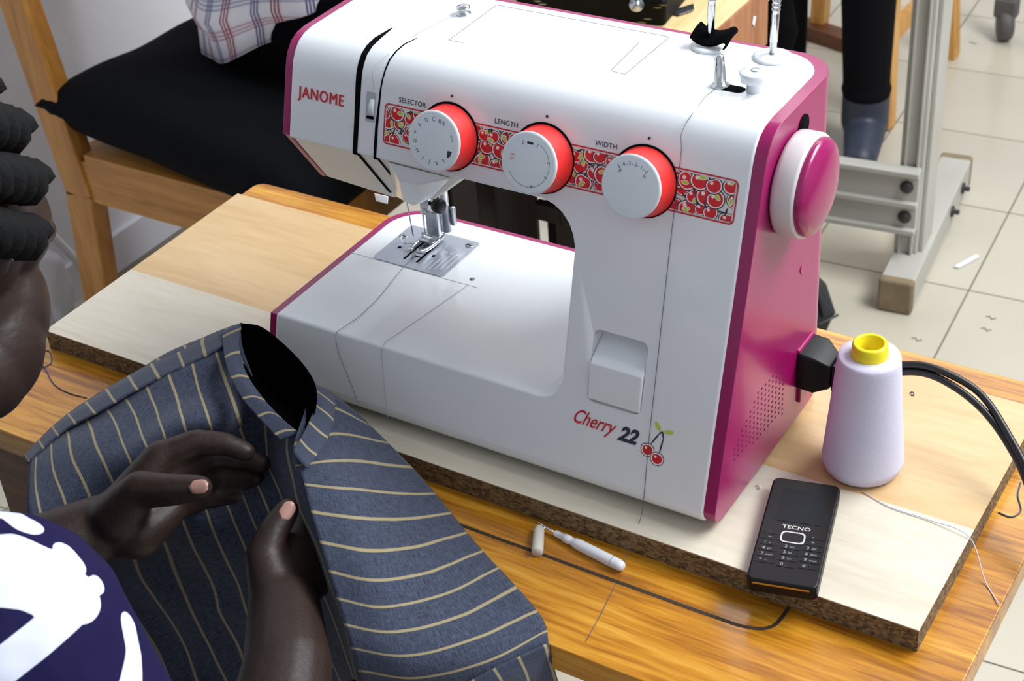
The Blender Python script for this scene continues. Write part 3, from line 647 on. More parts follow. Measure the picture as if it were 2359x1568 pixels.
bw = prism('winder_slot', [(-0.0450 + x, 0.1425 + y, TPZ - 0.0002) for x, y in rrect(0.0235, 0.0105, 0.0052, 7)], (0, 0, 0.0003), M_dark, sm)
w0 = lathe('winder_spindle', [(0, 0), (0.0065, 0), (0.0065, 0.0012), (0.0040, 0.0016), (0.0040, 0.0180), (0.0034, 0.0205), (0.0030, 0.0225), (0.0026, 0.0235), (0, 0.0237)], (-0.0525, 0.1430, TPZ), (-0.03, 0, 1), M_chrome, sm, 24)
box('spindle_spring', (-0.0560, 0.1420, TPZ + 0.0170), (0.0014, 0.0016, 0.0085), M_steel, w0, 0.0004)
st = lathe('winder_stop', [(0, 0), (0.0052, 0), (0.0052, 0.0085), (0.0100, 0.0090), (0.0104, 0.0100), (0.0104, 0.0148), (0.0098, 0.0156), (0, 0.0158)], (-0.0275, 0.1445, TPZ), (0, 0, 1), M_white, sm, 36)
lathe('stop_screw', [(0, 0), (0.0032, 0), (0.0032, 0.0006), (0.0024, 0.0008), (0, 0.0005)], (-0.0270, 0.1455, TPZ + 0.0157), (0, 0, 1), M_steel, st, 18)
# right side: hand wheel, vents, socket
hw = lathe('hand_wheel', [(0, 0), (0.0350, 0), (0.0372, 0.0015), (0.0378, 0.004), (0.0378, 0.0155), (0.0372, 0.0170), (0.0355, 0.0176), (0.0, 0.0176)], (0.0090, 0.1265, 0.2345), EX, mat('shaded_white_plastic', (204, 198, 198), 0.3), sm, 64)  # white rim; its weaker side light is painted in as a greyer tone
hw['label'] = 'white rim of the hand wheel'
lathe('wheel_cap', [(0.0, 0.0170), (0.0352, 0.0170), (0.0352, 0.0205), (0.0336, 0.0228), (0.0260, 0.0258), (0.0140, 0.0277), (0, 0.0283)], (0.0090, 0.1265, 0.2345), EX, M_pink, hw, 64)
lathe('stud_hole', [(0, 0), (0.0095, 0), (0.0095, 0.0006), (0, 0.0006)], (0.0085, 0.1480, 0.2665), EX, M_dark, sm, 24)
bm = bmesh.new()
for i in range(14):
    for j in range(17):
        y, z = 0.1268 - i * 0.0066, 0.0820 - j * 0.0047 + i * 0.0006
        if z < 0.030 + i * 0.0012 or (i + j * 0.2 > 15): continue
        if z > 0.0835: continue
        if j < (i - 6) * 0.9: continue
        vv = [bm.verts.new((0.0087, y + 0.0011 * math.cos(2 * PI * k / 8), z + 0.0011 * math.sin(2 * PI * k / 8))) for k in range(8)]; bm.faces.new(vv)
o = frombm('vent_holes', bm, mat('vent_dark', (96, 8, 66), 0.7), sm); o['kind'] = 'stuff'
box('power_socket', (0.0075, 0.168, 0.0555), (0.006, 0.030, 0.036), M_pink, sm, 0.0015)
box('power_switch', (0.0085, 0.164, 0.0300), (0.005, 0.015, 0.018), M_pink, sm, 0.0012)
tube('panel_mark', [(0.0087, 0.155, 0.150), (0.0087, 0.152, 0.1455), (0.0087, 0.155, 0.141)], 0.0004, M_pink, sm, 6)

# power cord with plug
pc = empty('power_cord', (0.03, 0.17, 0.04), 0, 'black mains lead plugged into the side of the sewing machine', 'power cord')
PCX = lambda x, y, z: V((x, y, z))
hull('plug', [PCX(0.008, y, z) for y, z in ((0.152, 0.038), (0.184, 0.038), (0.152, 0.071), (0.184, 0.071))] + [PCX(0.022, y, z) for y, z in ((0.152, 0.037), (0.184, 0.037), (0.152, 0.070), (0.184, 0.070))] + [PCX(0.034, y, z) for y, z in ((0.158, 0.041), (0.178, 0.041), (0.158, 0.062), (0.178, 0.062))], M_black, pc, 0.002)
for k in range(3):
    box('strain_relief', (0.0360 + k * 0.0050, 0.168, 0.0515), (0.003, 0.020 - k * 0.003, 0.024 - 0.004 * k), M_black, pc, 0.001)
tube('relief_core', [(0.033, 0.168, 0.0515), (0.055, 0.169, 0.0515)], [0.007, 0.005], M_black, pc)
for s in (-1, 1):
    off = V((0, 0.0012 * s, 0.0026 * s))
    tube('cable', cat_rom([V((0.052, 0.168, 0.0515)) + off, V((0.080, 0.182, 0.060)) + off, V((0.106, 0.186, 0.062)) + off, V((0.140, 0.183, 0.052)) + off + V((0, 0.002 * s, 0)), V((0.170, 0.166, 0.036)) + off * 0.9, V((0.200, 0.136, 0.018)) + off * 0.7 + V((0, 0.001 * s, 0)), V((0.245, 0.075, -0.02)) + off, V((0.285, 0.010, -0.14)) + off, V((0.300, 0.0, -0.45)) + off, V((0.33, 0.02, ZF + 0.006)) + off, V((0.6, 0.1, ZF + 0.006)) + off], 8), 0.0029, M_cable, pc, 10)

# ------------------------------------------------------------------ things lying on the board and table
tcn = empty('thread_cone', (0.0735, 0.1300, 0), 0, 'white thread cone with a yellow plastic core beside the phone', 'thread cone')
prof = [(0, 0.001), (0.026, 0.001), (0.0285, 0.003), (0.0305, 0.009)]
for k in range(26):
    h = 0.012 + k * 0.0034; r = 0.0303 - (0.0303 - 0.0232) * (k / 25); prof += [(r + 0.00018, h), (r - 0.00018, h + 0.0017)]
prof += [(0.0230, 0.102), (0.0218, 0.1045), (0.0110, 0.1048), (0.0104, 0.078), (0.0, 0.078)]
lathe('thread', prof, (0.0735, 0.1300, 0), (0, 0, 1), M_thread, tcn, 56)
lathe('core', [(0.0135, 0.1040), (0.0128, 0.1140), (0.0120, 0.1150), (0.0100, 0.1152), (0.0094, 0.1144), (0.0090, 0.0840), (0.0, 0.0840)], (0.0735, 0.1300, 0), (0, 0, 1), M_yellow, tcn, 40)
tube('thread_tail', cat_rom([(0.085, 0.1015, 0.0008), (0.11, 0.094, 0.0008), (0.14, 0.093, 0.001), (0.1705, 0.088, 0.0015), (0.19, 0.070, -0.018), (0.206, 0.052, -0.0185)], 6), 0.0004, M_thread, tcn, 5)

ptl, ptr, pbl = on_z(1783, 1096, 0.0125), on_z(1938, 1118, 0.0125), on_z(1701, 1318, 0.0125)
px_ = (ptr - ptl).normalized(); py_ = (ptl - pbl).normalized(); py_ = (py_ - px_ * py_.dot(px_)).normalized(); PW, PL = (ptr - ptl).length, (ptl - pbl).length + 0.004
pc_ = (ptr + pbl) / 2 - py_ * 0.0; pc_ = (ptl + ptr) / 2 - py_ * PL / 2
def pp(x, y, z): return V((pc_.x, pc_.y, 0)) + px_ * x + py_ * y + V((0, 0, z))
ph = empty('mobile_phone', (pc_.x, pc_.y, 0), 0, 'black keypad mobile phone lying on the board edge', 'mobile phone')
prism('body', [pp(x, y, 0.0003) for x, y in rrect(PW, PL, 0.0055)], (0, 0, 0.0122), M_phone, ph, 0.0018, 3)
prism('screen', [pp(x + 0.0005, y + 0.0265, 0.0125) for x, y in rrect(0.033, 0.037, 0.001)], (0, 0, 0.00025), M_screen, ph)
text('brand_lettering', 'TECNO', 0.0052, pp(0.0008, 0.0008, 0.0126), px_, py_, M_silver, ph, 0.00004, bold=0.00008, align='CENTER', sx=1.15)
nv = rrect(0.0175, 0.0120, 0.0035); ni = rrect(0.0152, 0.0098, 0.003); n = len(nv); bm = bmesh.new()
q1 = [bm.verts.new(pp(x, y - 0.0088, 0.0126)) for x, y in nv]; q2 = [bm.verts.new(pp(x, y - 0.0088, 0.0126)) for x, y in ni]; q3 = [bm.verts.new(pp(x, y - 0.0088, 0.0132)) for x, y in nv]; q4 = [bm.verts.new(pp(x, y - 0.0088, 0.0132)) for x, y in ni]
for i in range(n):
    j = (i + 1) % n; bm.faces.new((q1[i], q1[j], q3[j], q3[i])); bm.faces.new((q2[i], q4[i], q4[j], q2[j])); bm.faces.new((q3[i], q3[j], q4[j], q4[i]))
frombm('navigation_ring', bm, M_silver, ph)
prism('navigation_key', [pp(x, y - 0.0088, 0.0124) for x, y in ni], (0, 0, 0.0006), M_phone, ph)
keys = [['-', '', '-'], ['~', '', '='], ['1 o', '2 abc', '3 def'], ['4 ghi', '5 jkl', '6 mno'], ['7 pqrs', '8 tuv', '9 wxyz'], ['* +', '0 _', '# .']]
for r, row in enumerate(keys):
    for c, kx in enumerate(row):
        if not kx: continue
        y = (-0.0060 if r == 0 else -0.0120 if r == 1 else -0.0180 - (r - 2) * 0.0062) + (0.0015 if c != 1 else 0.0) - (0.0 if r < 2 else (0.0 if c != 1 else 0.0))
        x = (c - 1) * 0.0152
        prism('key', [pp(x + a, y + b_ - 0.0003, 0.0124) for a, b_ in rrect(0.0136, 0.0056, 0.001, 2)], (0, 0, 0.0004), M_phone, ph)
        if r > 1:
            text('key_mark', kx[0], 0.0042, pp(x - 0.0042, y - 0.0018, 0.0129), px_, py_, M_grey, ph, 0.00003)
            text('key_mark', kx[2:], 0.0026, pp(x - 0.0005, y - 0.0014, 0.0129), px_, py_, M_grey, ph, 0.00003)
        else: text('key_mark', kx, 0.0046, pp(x - 0.002, y - 0.0016, 0.0129), px_, py_, M_grey, ph, 0.00003)
prism('gold_strip', [pp(x - 0.0005, y - PL / 2 + 0.0002, 0.0088) for x, y in rrect(PW - 0.010, 0.0012, 0.0004, 2)], (0, 0, 0.0012), M_gold, ph)

sr = empty('seam_ripper', (-0.075, -0.032, TZ), 0, 'white plastic seam ripper lying on the table near its cap', 'seam ripper')
ra, rb = V((-0.1070, -0.0272, TZ + 0.0042)), V((-0.0430, -0.0372, TZ + 0.0046)); rd = (rb - ra).normalized(); RL = (rb - ra).length
lathe('handle', [(0, 0), (0.0022, 0), (0.0026, 0.001), (0.0026, 0.009), (0.0034, 0.0095), (0.0034, 0.0145), (0.0030, 0.015), (0.0030, 0.018), (0.0040, 0.0195), (0.0043, 0.024), (0.0044, RL - 0.010), (0.0043, RL - 0.0045), (0.0036, RL - 0.0012), (0.0022, RL), (0, RL + 0.0005)], ra, rd, M_whitepl, sr, 20)
lathe('handle_ring', [(0.0043, -0.0005), (0.00455, -0.0003), (0.00455, 0.0003), (0.0043, 0.0005)], ra + rd * (RL - 0.010), rd, M_greyline, sr, 20)
tube('blade', [ra, ra - rd * 0.010 + V((0, 0.0006, 0.0006)), ra - rd * 0.022 + V((0, 0.0018, 0.002))], [0.0011, 0.0010, 0.0003], M_chrome, sr, 8)
tube('blade_prong', [ra - rd * 0.009, ra - rd * 0.0125 - V((0, 0.002, 0)), ra - rd * 0.014 - V((0, 0.002, 0))], [0.0007, 0.0008, 0.0007], M_chrome, sr, 6)
ca, cb = V((-0.1210, -0.0268, TZ + 0.0045)), V((-0.1075, -0.0525, TZ + 0.0045)); cdv = (cb - ca).normalized(); CL = (cb - ca).length
o = lathe('ripper_cap', [(0, 0), (0.0026, 0.0004), (0.0036, 0.002), (0.0042, 0.006), (0.0045, CL - 0.001), (0.0042, CL), (0.0, CL)], ca, cdv, M_capgrey, None, 20)
tag(o, 'short ivory plastic cap lying beside the seam ripper point', 'cap')
# scrap of black cloth on the spool pin
rows = []
for k, (dx, dz) in enumerate(((-0.0135, 0.0100), (-0.008, 0.0062), (0.000, 0.0050), (0.007, 0.0066), (0.0135, 0.0100), (0.0160, 0.0078), (0.0135, 0.0045))):
    base = V((-0.0855 + dx, 0.1985, TPZ + dz)); rows.append([base + V((-0.001, -0.008, -0.001)), base + V((0, 0, 0.0035)), base + V((0.001, 0.007, 0.0055))])
rows = list(map(list, zip(*rows)))
o = grid_patch('cloth_scrap', rows, M_trouser, None, 6, 5, thick=0.0012); tag(o, 'small black fabric scrap stuck on the rear spool pin', 'fabric scrap')
# loose threads
def thread(pts, label, m=M_thr_dark, r=0.00024):
    o = tube('loose_thread', cat_rom(pts, 6), r, m, None, 5); tag(o, label, 'thread'); return o
thread([(-0.0525, 0.1340, TPZ + 0.0012), (-0.0535, 0.118, TPZ + 0.0008), fp(-0.0535, 0.2795, 0.002), fp(-0.053, 0.262, 0.0006), fp(-0.0525, 0.20, 0.0008), fp(-0.051, 0.12, 0.0006), fp(-0.0497, 0.06, 0.0008), fp(-0.0480, 0.014, 0.0006), (-0.047, -0.004, 0.001), (-0.0470, -0.019, -0.006), (-0.0465, -0.03, TZ + 0.0008), (-0.0380, -0.075, TZ + 0.0006), (-0.0330, -0.112, TZ + 0.0006)], 'long dark thread hanging from the bobbin winder down the front cover')
thread([(-0.3440, 0.150, PZ + 0.0008), (-0.3425, 0.132, PZ + 0.0006), (-0.3385, 0.105, BZ + 0.0006), (-0.3340, 0.078, BZ + 0.0006), (-0.3320, 0.050, BZ + 0.0006), (-0.3340, 0.030, BZ + 0.0008), fp(-0.3360, 0.0668, 0.0004), fp(-0.3320, 0.052, 0.0006), fp(-0.3180, 0.030, 0.0006), fp(-0.3100, 0.016, 0.0006)], 'thin dark thread trailing from the needle plate over the bed edge', M_thr_grey, 0.00022)
thread([(-0.2765, 0.126, BZ + 0.0005), (-0.2830, 0.080, BZ + 0.0005), (-0.2890, 0.040, BZ + 0.0005), (-0.2905, 0.0255, BZ + 0.0006), fp(-0.2895, 0.06, 0.0006), fp(-0.2850, 0.035, 0.0006), fp(-0.2800, 0.012, 0.0006)], 'fine pale thread running straight from the bed screw to the bed front', M_greyline, 0.00025)
thread([(-0.2912, 0.175, TPZ + 0.003), (-0.304, 0.130, TPZ + 0.0006), fp(-0.3100, 0.2800, 0.003), fp(-0.3125, 0.262, 0.001)], 'fine thread running from the metal stud to the tension slot', M_greyline, 0.00025)
thread([on_z(80, 815, TZ + 0.0006), on_z(112, 808, TZ + 0.0006), on_z(118, 835, TZ + 0.0006), on_z(92, 845, TZ + 0.0006), on_z(84, 818, TZ + 0.0008), on_z(105, 850, TZ + 0.0006), on_z(125, 885, TZ + 0.0006), on_z(160, 905, TZ + 0.0006), on_z(200, 916, TZ + 0.0006)], 'curled dark thread lying on the table beside the board corner', M_thr_dark, 0.0005)
thread([on_z(2300, 1180, TZ + 0.0006), on_z(2330, 1190, TZ + 0.0006), on_z(2352, 1175, TZ + 0.0006), on_z(2345, 1140, TZ + 0.0006), on_z(2352, 1110, TZ + 0.0006)], 'tangled dark thread on the table right of the board', M_thr_dark, 0.0006)
for q, (x, y, z) in enumerate(((2100, 908, 0.0006), (1745, 1122, 0.0006))):
    p = on_z(x, y, z); thread([p + V((-0.002, 0.001, 0)), p + V((0, 0.002, 0.001)), p + V((0.002, 0, 0)), p + V((0, -0.001, 0))], ['tiny dark snip of thread on the board behind the cone', 'tiny pale snip of thread on the board beside the phone'][q], [M_thr_dark, M_whitepl][q], 0.0005)

# ------------------------------------------------------------------ the garment
g = empty('garment', (-0.35, -0.1, TZ), 0, 'blue grey garment with cream pinstripes draped over the table edge', 'garment')
Z = on_z
R_rows = [
    [Z(722, 884, .060), Z(755, 900, .052), Z(790, 925, .045), Z(838, 965, .032)],
    [Z(676, 1040, .068), Z(740, 1020, .062), Z(810, 1015, .045), Z(905, 1030, .022)],
    [Z(700, 1110, .064), Z(790, 1120, .058), Z(890, 1130, .035), Z(1000, 1135, .006)],
    [Z(742, 1270, .046), Z(850, 1290, .040), Z(970, 1275, .018), Z(1085, 1240, -.006)],
    [Z(785, 1410, .022), Z(900, 1430, .016), Z(1040, 1400, .004), Z(1170, 1335, -.012)],
    [Z(815, 1510, .0), Z(940, 1530, -.004), Z(1110, 1490, -.008), Z(1250, 1425, -.0145)],
    [Z(838, 1590, -.03), Z(970, 1600, -.036), Z(1140, 1570, -.034), Z(1266, 1490, -.022)],
    [Z(870, 1720, -.10), Z(1010, 1730, -.11), Z(1180, 1700, -.11), Z(1285, 1600, -.08)]]
R_cols = list(map(list, zip(*R_rows)))     # columns: left edge -> right edge
def patch(name, rows, us, mt, wob=0.0, nu=10, nv=10, thick=0.0014, seed=0):
    """rows run across the stripes' direction; us gives stripe count along each row"""
    return grid_patch(name, rows, mt, g, nu, nv, us=us, thick=thick, wob=wob, seed=seed)
patch('right_panel', R_cols, [0.0, 1.7, 3.4, 5.8, 8.1, 9.9, 11.3, 13.4], M_cloth, 0.0012)
L_rows = [
    [Z(56, 1050, -.005), Z(130, 975, .010), Z(210, 918, .025), Z(340, 842, .040), Z(455, 785, .050), Z(520, 757, .056), Z(557, 745, .060)],
    [Z(70, 1070, .010), Z(150, 1000, .022), Z(240, 950, .036), Z(365, 880, .050), Z(470, 830, .060), Z(525, 800, .066), Z(552, 785, .066)],
    [Z(66, 1130, .012), Z(165, 1060, .026), Z(275, 1010, .040), Z(390, 945, .048), Z(480, 890, .052), Z(545, 860, .058), Z(568, 850, .062)],
    [Z(70, 1190, .008), Z(190, 1120, .020), Z(300, 1050, .040), Z(400, 985, .052), Z(500, 965, .050), Z(575, 930, .046), Z(610, 925, .052)],
    [Z(90, 1270, -.02), Z(215, 1200, -.005), Z(320, 1120, .010), Z(420, 1050, .020), Z(520, 1020, .020), Z(610, 995, .022), Z(690, 1000, .040)]]
patch('left_panel', L_rows, [0, 2.4, 4.4, 7.0, 9.0, 10.1, 10.9], M_cloth, 0.0042, 9, 9, seed=3)
hem_rows = [L_rows[0], [a.lerp(b, 0.45) + V((0, -0.002, 0.004)) for a, b in zip(L_rows[0], L_rows[1])], [b + V((0, -0.0025, 0.0035)) for b in L_rows[1]]]
patch('hem_band', hem_rows, [0.35, 2.75, 4.75, 7.35, 9.35, 10.45, 11.25], M_cloth, 0.0004, 9, 6, seed=4)
B_rows = [
    [Z(512, 764, .066), Z(530, 756, .068), Z(558, 744, .066)],
    [Z(516, 810, .072), Z(532, 800, .074), Z(551, 795, .073)],
    [Z(528, 860, .074), Z(546, 855, .076), Z(566, 858, .074)],
    [Z(556, 915, .072), Z(580, 910, .074), Z(606, 918, .072)],
    [Z(598, 965, .066), Z(625, 955, .068), Z(652, 966, .066)],
    [Z(645, 1015, .058), Z(668, 1006, .060), Z(693, 1000, .060)]]
patch('waistband', list(map(list, zip(*B_rows))), [0.2, 1.2, 2.3, 3.4, 4.6, 5.8], M_cloth, 0.0005, 8, 6, seed=5)
B2 = [
    [Z(724, 882, .064), Z(726, 930, .070), Z(706, 985, .074), Z(674, 1042, .074)],
    [Z(748, 900, .062), Z(752, 950, .068), Z(730, 1010, .072), Z(690, 1062, .074)],
    [Z(772, 916, .056), Z(768, 966, .062), Z(748, 1022, .068), Z(706, 1078, .073)]]
patch('waistband', B2, [0.0, 1.4, 2.8, 4.2], M_cloth, 0.0004, 8, 6, seed=6)
O_rows = [
    [Z(556, 744, .068), Z(600, 752, .080), Z(650, 790, .086), Z(700, 842, .084), Z(727, 892, .078), Z(724, 950, .074), Z(694, 1000, .062)],
    [Z(552, 790, .060), Z(590, 800, .064), Z(630, 830, .066), Z(672, 872, .066), Z(700, 910, .064), Z(703, 955, .062), Z(688, 996, .058)],
    [Z(556, 820, .058), Z(585, 850, .052), Z(615, 880, .050), Z(650, 915, .050), Z(675, 940, .052), Z(686, 965, .054), Z(685, 994, .056)],
    [Z(566, 858, .070), Z(586, 890, .066), Z(606, 918, .064), Z(630, 945, .062), Z(652, 966, .062), Z(672, 985, .060), Z(692, 1000, .060)]]
grid_patch('inner_face', O_rows, M_inner_shade, g, 8, 8, thick=0.001)
def Yp(px, py, y): d = ray(px, py); return CAM_P + d * ((y - CAM_P.y) / d.y)
D_rows = [
    [p + V((0, 0.004, -0.010)) for p in L_rows[3][:5]] + [Z(612, 950, .040), Z(694, 994, .056)],
    [Yp(110, 1300, -.150), Yp(250, 1240, -.146), Z(370, 1150, .002), Z(470, 1105, .004), Z(560, 1075, .006), Z(630, 1050, .020), Z(692, 1060, .050)],
    [Yp(180, 1400, -.155), Yp(300, 1340, -.146), Yp(420, 1260, -.144), Yp(520, 1240, -.146), Z(590, 1180, .004), Z(650, 1130, .014), Z(710, 1130, .048)],
    [Yp(260, 1520, -.165), Yp(380, 1470, -.150), Yp(480, 1400, -.146), Yp(570, 1350, -.146), Yp(650, 1310, -.148), Yp(712, 1290, -.150), Z(750, 1285, .036)],
    [Yp(330, 1640, -.180), Yp(440, 1600, -.160), Yp(540, 1540, -.146), Yp(630, 1480, -.142), Yp(710, 1430, -.145), Yp(765, 1410, -.165), Z(786, 1412, .018)],
    [Yp(400, 1780, -.190), Yp(500, 1750, -.170), Yp(600, 1700, -.155), Yp(690, 1650, -.150), Yp(770, 1600, -.152), Yp(815, 1570, -.180), Z(834, 1575, -.028)]]
R2 = [
    [Z(1075, 1572, -.026), Z(1150, 1534, -.020), Z(1262, 1482, -.016)],
    [Z(1090, 1600, -.036), Z(1170, 1570, -.034), Z(1272, 1520, -.036)],
    [Z(1110, 1640, -.060), Z(1190, 1620, -.064), Z(1288, 1580, -.066)]]
patch('hem_band', R2, [0.2, 1.7, 3.6], M_cloth, 0.0, 8, 6, seed=8)
patch('lap_panel', D_rows, [0, 2.0, 4.0, 6.0, 8.0, 9.6, 11], M_cloth, 0.005, 9, 9, seed=9)

# ------------------------------------------------------------------ the woman sewing
pe = empty('person', (-0.42, -0.42, ZF), 0, 'person in navy and white print top hand sewing the striped garment', 'person')
caps = []; balls = []
def chain(pts, rs):
    for (p, q), (a, b) in zip(zip(pts[:-1], pts[1:]), zip(rs[:-1], rs[1:])): caps.append((p, q, a, b))
# head, bowed, looking at the work
HC = at(-188, 592, 1.12)
fwd = (at(330, 1010, 1.20) - HC); fwd = V((-0.31, 0.76, -0.57)).normalized(); hx = fwd.cross(V((0, 0, 1))).normalized(); hu = hx.cross(fwd).normalized()
HM = Matrix((hx, fwd, hu)).transposed()
def H(x, y, z): return HC + HM @ V((x, y, z))
balls += [(H(0, -0.015, 0.025), 0.078, 0.098, 0.088, HM), (H(0, 0.026, -0.030), 0.067, 0.068, 0.092, HM), (H(0, 0.062, -0.100), 0.028, 0.026, 0.024, HM)]
balls += [(H(0, 0.092, -0.030), 0.013, 0.016, 0.020, HM), (H(0, 0.084, 0.0), 0.010, 0.010, 0.03, HM), (H(0, 0.084, -0.066), 0.023, 0.011, 0.007, HM), (H(0, 0.082, -0.076), 0.020, 0.010, 0.007, HM)]
for s in (-1, 1):
    balls += [(H(s * 0.040, 0.044, -0.036), 0.035, 0.038, 0.048, HM), (H(s * 0.036, 0.060, 0.024), 0.036, 0.026, 0.018, HM), (H(s * 0.052, 0.026, 0.026), 0.028, 0.044, 0.038, HM), (H(s * 0.032, 0.074, 0.002), 0.013, 0.011, 0.009, HM)]
    balls += [(H(s * 0.077, -0.034, 0.012), 0.008, 0.018, 0.028, HM), (H(s * 0.038, 0.018, -0.082), 0.032, 0.046, 0.034, HM), (H(s * 0.042, 0.034, -0.060), 0.034, 0.040, 0.046, HM)]
NECK = V((HC.x - 0.02, HC.y - 0.13, HC.z - 0.15))
SHR = at(-20, 1500, 0.95); SHL = V((HC.x - 0.20, HC.y - 0.15, HC.z - 0.17))
caps += [(H(0, -0.045, -0.06), NECK, 0.056, 0.062)]
CH = (SHR + SHL) / 2 + V((0, -0.05, -0.06))
WA = V((-0.44, -0.42, -0.20)); HP = V((-0.45, -0.47, -0.30))
caps += [(NECK, CH, 0.07, 0.11), (CH, WA, 0.125, 0.12), (WA, HP, 0.12, 0.14), (CH, SHR, 0.10, 0.055), (CH, SHL, 0.10, 0.055)]
# right arm and hand, seen from the back of the hand
elR = at(470, 2130, 1.0); wrR = at(655, 1400, 1.135)
chain([SHR, elR, at(640, 1680, 1.06), at(662, 1540, 1.09), wrR], [0.050, 0.040, 0.036, 0.031, 0.0262])
KN = {'i': at(692, 1240, 1.176), 'm': at(714, 1268, 1.172), 'r': at(728, 1302, 1.168), 'p': at(732, 1340, 1.160)}
for k, r in (('i', .0120), ('m', .0120), ('r', .0115), ('p', .0105)): chain([at(658, 1372, 1.146), KN[k]], [0.0215, r + 0.0008])
chain([KN['i'], at(706, 1185, 1.190), at(702, 1150, 1.200), at(690, 1132, 1.206)], [0.0112, 0.0096, 0.0086, 0.0075])
chain([KN['m'], at(736, 1222, 1.190), at(736, 1185, 1.204)], [0.0114, 0.0098, 0.0084])
chain([KN['r'], at(752, 1268, 1.184), at(756, 1236, 1.198)], [0.0108, 0.0093, 0.008])
chain([KN['p'], at(758, 1318, 1.172), at(764, 1290, 1.184)], [0.0098, 0.0084, 0.0072])
chain([at(632, 1360, 1.138), at(608, 1282, 1.146), at(630, 1222, 1.152), at(662, 1174, 1.158)], [0.0190, 0.0140, 0.0114, 0.0090])
# left arm and hand, palm towards the camera
elL = at(-330, 1450, 1.16); wrL = at(235, 1215, 1.205)
chain([SHL, elL, at(60, 1300, 1.19), wrL], [0.050, 0.042, 0.034, 0.0255])
LK = {'i': at(372, 1052, 1.212), 'm': at(405, 1082, 1.222), 'r': at(412, 1125, 1.225), 'p': at(395, 1172, 1.220)}
for k, r in (('i', .0125), ('m', .0125), ('r', .012), ('p', .011)): chain([at(262, 1205, 1.208), LK[k]], [0.022, r + 0.001])
chain([wrL, at(318, 1232, 1.202), at(394, 1176, 1.218)], [0.023, 0.0190, 0.0120])           # heel of the hand
chain([LK['i'], at(452, 1018, 1.212), at(518, 1022, 1.212), at(566, 1040, 1.212)], [0.0120, 0.0102, 0.0092, 0.0078])
chain([LK['m'], at(490, 1046, 1.236), at(558, 1054, 1.238), at(602, 1068, 1.236)], [0.0120, 0.0102, 0.0092, 0.0080])
chain([LK['r'], at(500, 1092, 1.250), at(560, 1100, 1.250), at(594, 1108, 1.246)], [0.0114, 0.0098, 0.0088, 0.0076])
chain([LK['p'], at(468, 1148, 1.252), at(520, 1148, 1.250), at(552, 1150, 1.246)], [0.0102, 0.0086, 0.0078, 0.0068])
chain([at(268, 1190, 1.190), at(322, 1128, 1.176), at(398, 1128, 1.166), at(462, 1122, 1.160)], [0.0200, 0.0145, 0.0120, 0.0092])
# legs under the table
for s in (-1, 1):
    kn = V((-0.47 + s * 0.13, -0.06, -0.33)); an = V((-0.47 + s * 0.13, -0.02, ZF + 0.07))
    caps += [(HP + V((s * 0.09, 0, -0.02)), kn, 0.085, 0.060), (kn, an, 0.056, 0.038), (an + V((0, 0, -0.03)), an + V((0, 0.14, -0.04)), 0.036, 0.028)]
bodyp = blob('body', caps, balls, M_skin, pe, 0.0027, 6)
def nail(c, along, n, name='thumbnail', l=0.0075, wd=0.0052):
    c, a, n = V(c), V(along).normalized(), V(n).normalized(); n = (n - a * n.dot(a)).normalized(); b_ = a.cross(n); vs = []; fs = []
    m, k = 10, 6
    for i in range(k + 1):
        for j in range(m + 1):
            u, v = i / k * 2 - 1, j / m * 2 - 1; hw_ = math.sqrt(max(0, 1 - (abs(u) ** 3)))
            vs.append(c + a * l * u + b_ * wd * v * (0.35 + 0.65 * hw_) + n * (0.0016 * (1 - v * v) + 0.0005))
    for i in range(k):
        for j in range(m): fs.append((i * (m + 1) + j, i * (m + 1) + j + 1, (i + 1) * (m + 1) + j + 1, (i + 1) * (m + 1) + j))
    o = pyd(name, vs, fs, M_nail, pe, True); s = o.modifiers.new('solid', 'SOLIDIFY'); s.thickness = 0.0008; o['label'] = 'pale thumbnail'; return o
tcam = lambda p: (CAM_P - p).normalized()
a0, a1 = at(420, 1126, 1.163), at(462, 1122, 1.160); p_ = at(459, 1121, 1.1595); nail(p_ + tcam(p_) * 0.0078, a1 - a0, tcam(p_) + V((0, 0, 0.3)))
a0, a1 = at(640, 1208, 1.154), at(662, 1174, 1.158); p_ = at(661, 1177, 1.1578); nail(p_ + tcam(p_) * 0.0080, a1 - a0, tcam(p_))
# hair: braids laid back over the head
hair = blob('hair', [], [(H(0, -0.048, 0.040), 0.081, 0.080, 0.083, HM)], M_hair, pe, 0.004, 2)
for k in range(10):
    th = math.radians(-100 + 22.2 * k); pts = []
    for i in range(15):
        ph = math.radians(80 + i * 7.6); rx, ry, rz = 0.089, 0.104, 0.098
        pts.append(H(math.sin(th) * rx * (0.55 + 0.45 * math.sin(ph)), math.cos(ph) * ry - 0.025, math.cos(th) * rz * math.sin(ph) + 0.032 - 0.0 * i))
    n = 70; path = cat_rom(pts, 5); m_ = len(path); vs = []; fs = []
    for strand in range(2):
        pp_ = []
        for i, p in enumerate(path):
            tt = (path[min(i + 1, m_ - 1)] - path[max(i - 1, 0)]).normalized(); u, v = frame_of(tt); a = i * 0.62 + strand * PI
            pp_.append(p + (u * math.cos(a) + v * math.sin(a)) * 0.0065)
        tubev(pp_, 0.0112, 8, vs, fs)
    pyd('braid', vs, fs, M_hair, hair, True)
lathe('ear_stud', [(0, 0), (0.003, 0.0005), (0.0042, 0.002), (0.003, 0.0042), (0, 0.005)], H(0.084, -0.030, 0.002), hx, M_earring, pe, 16)
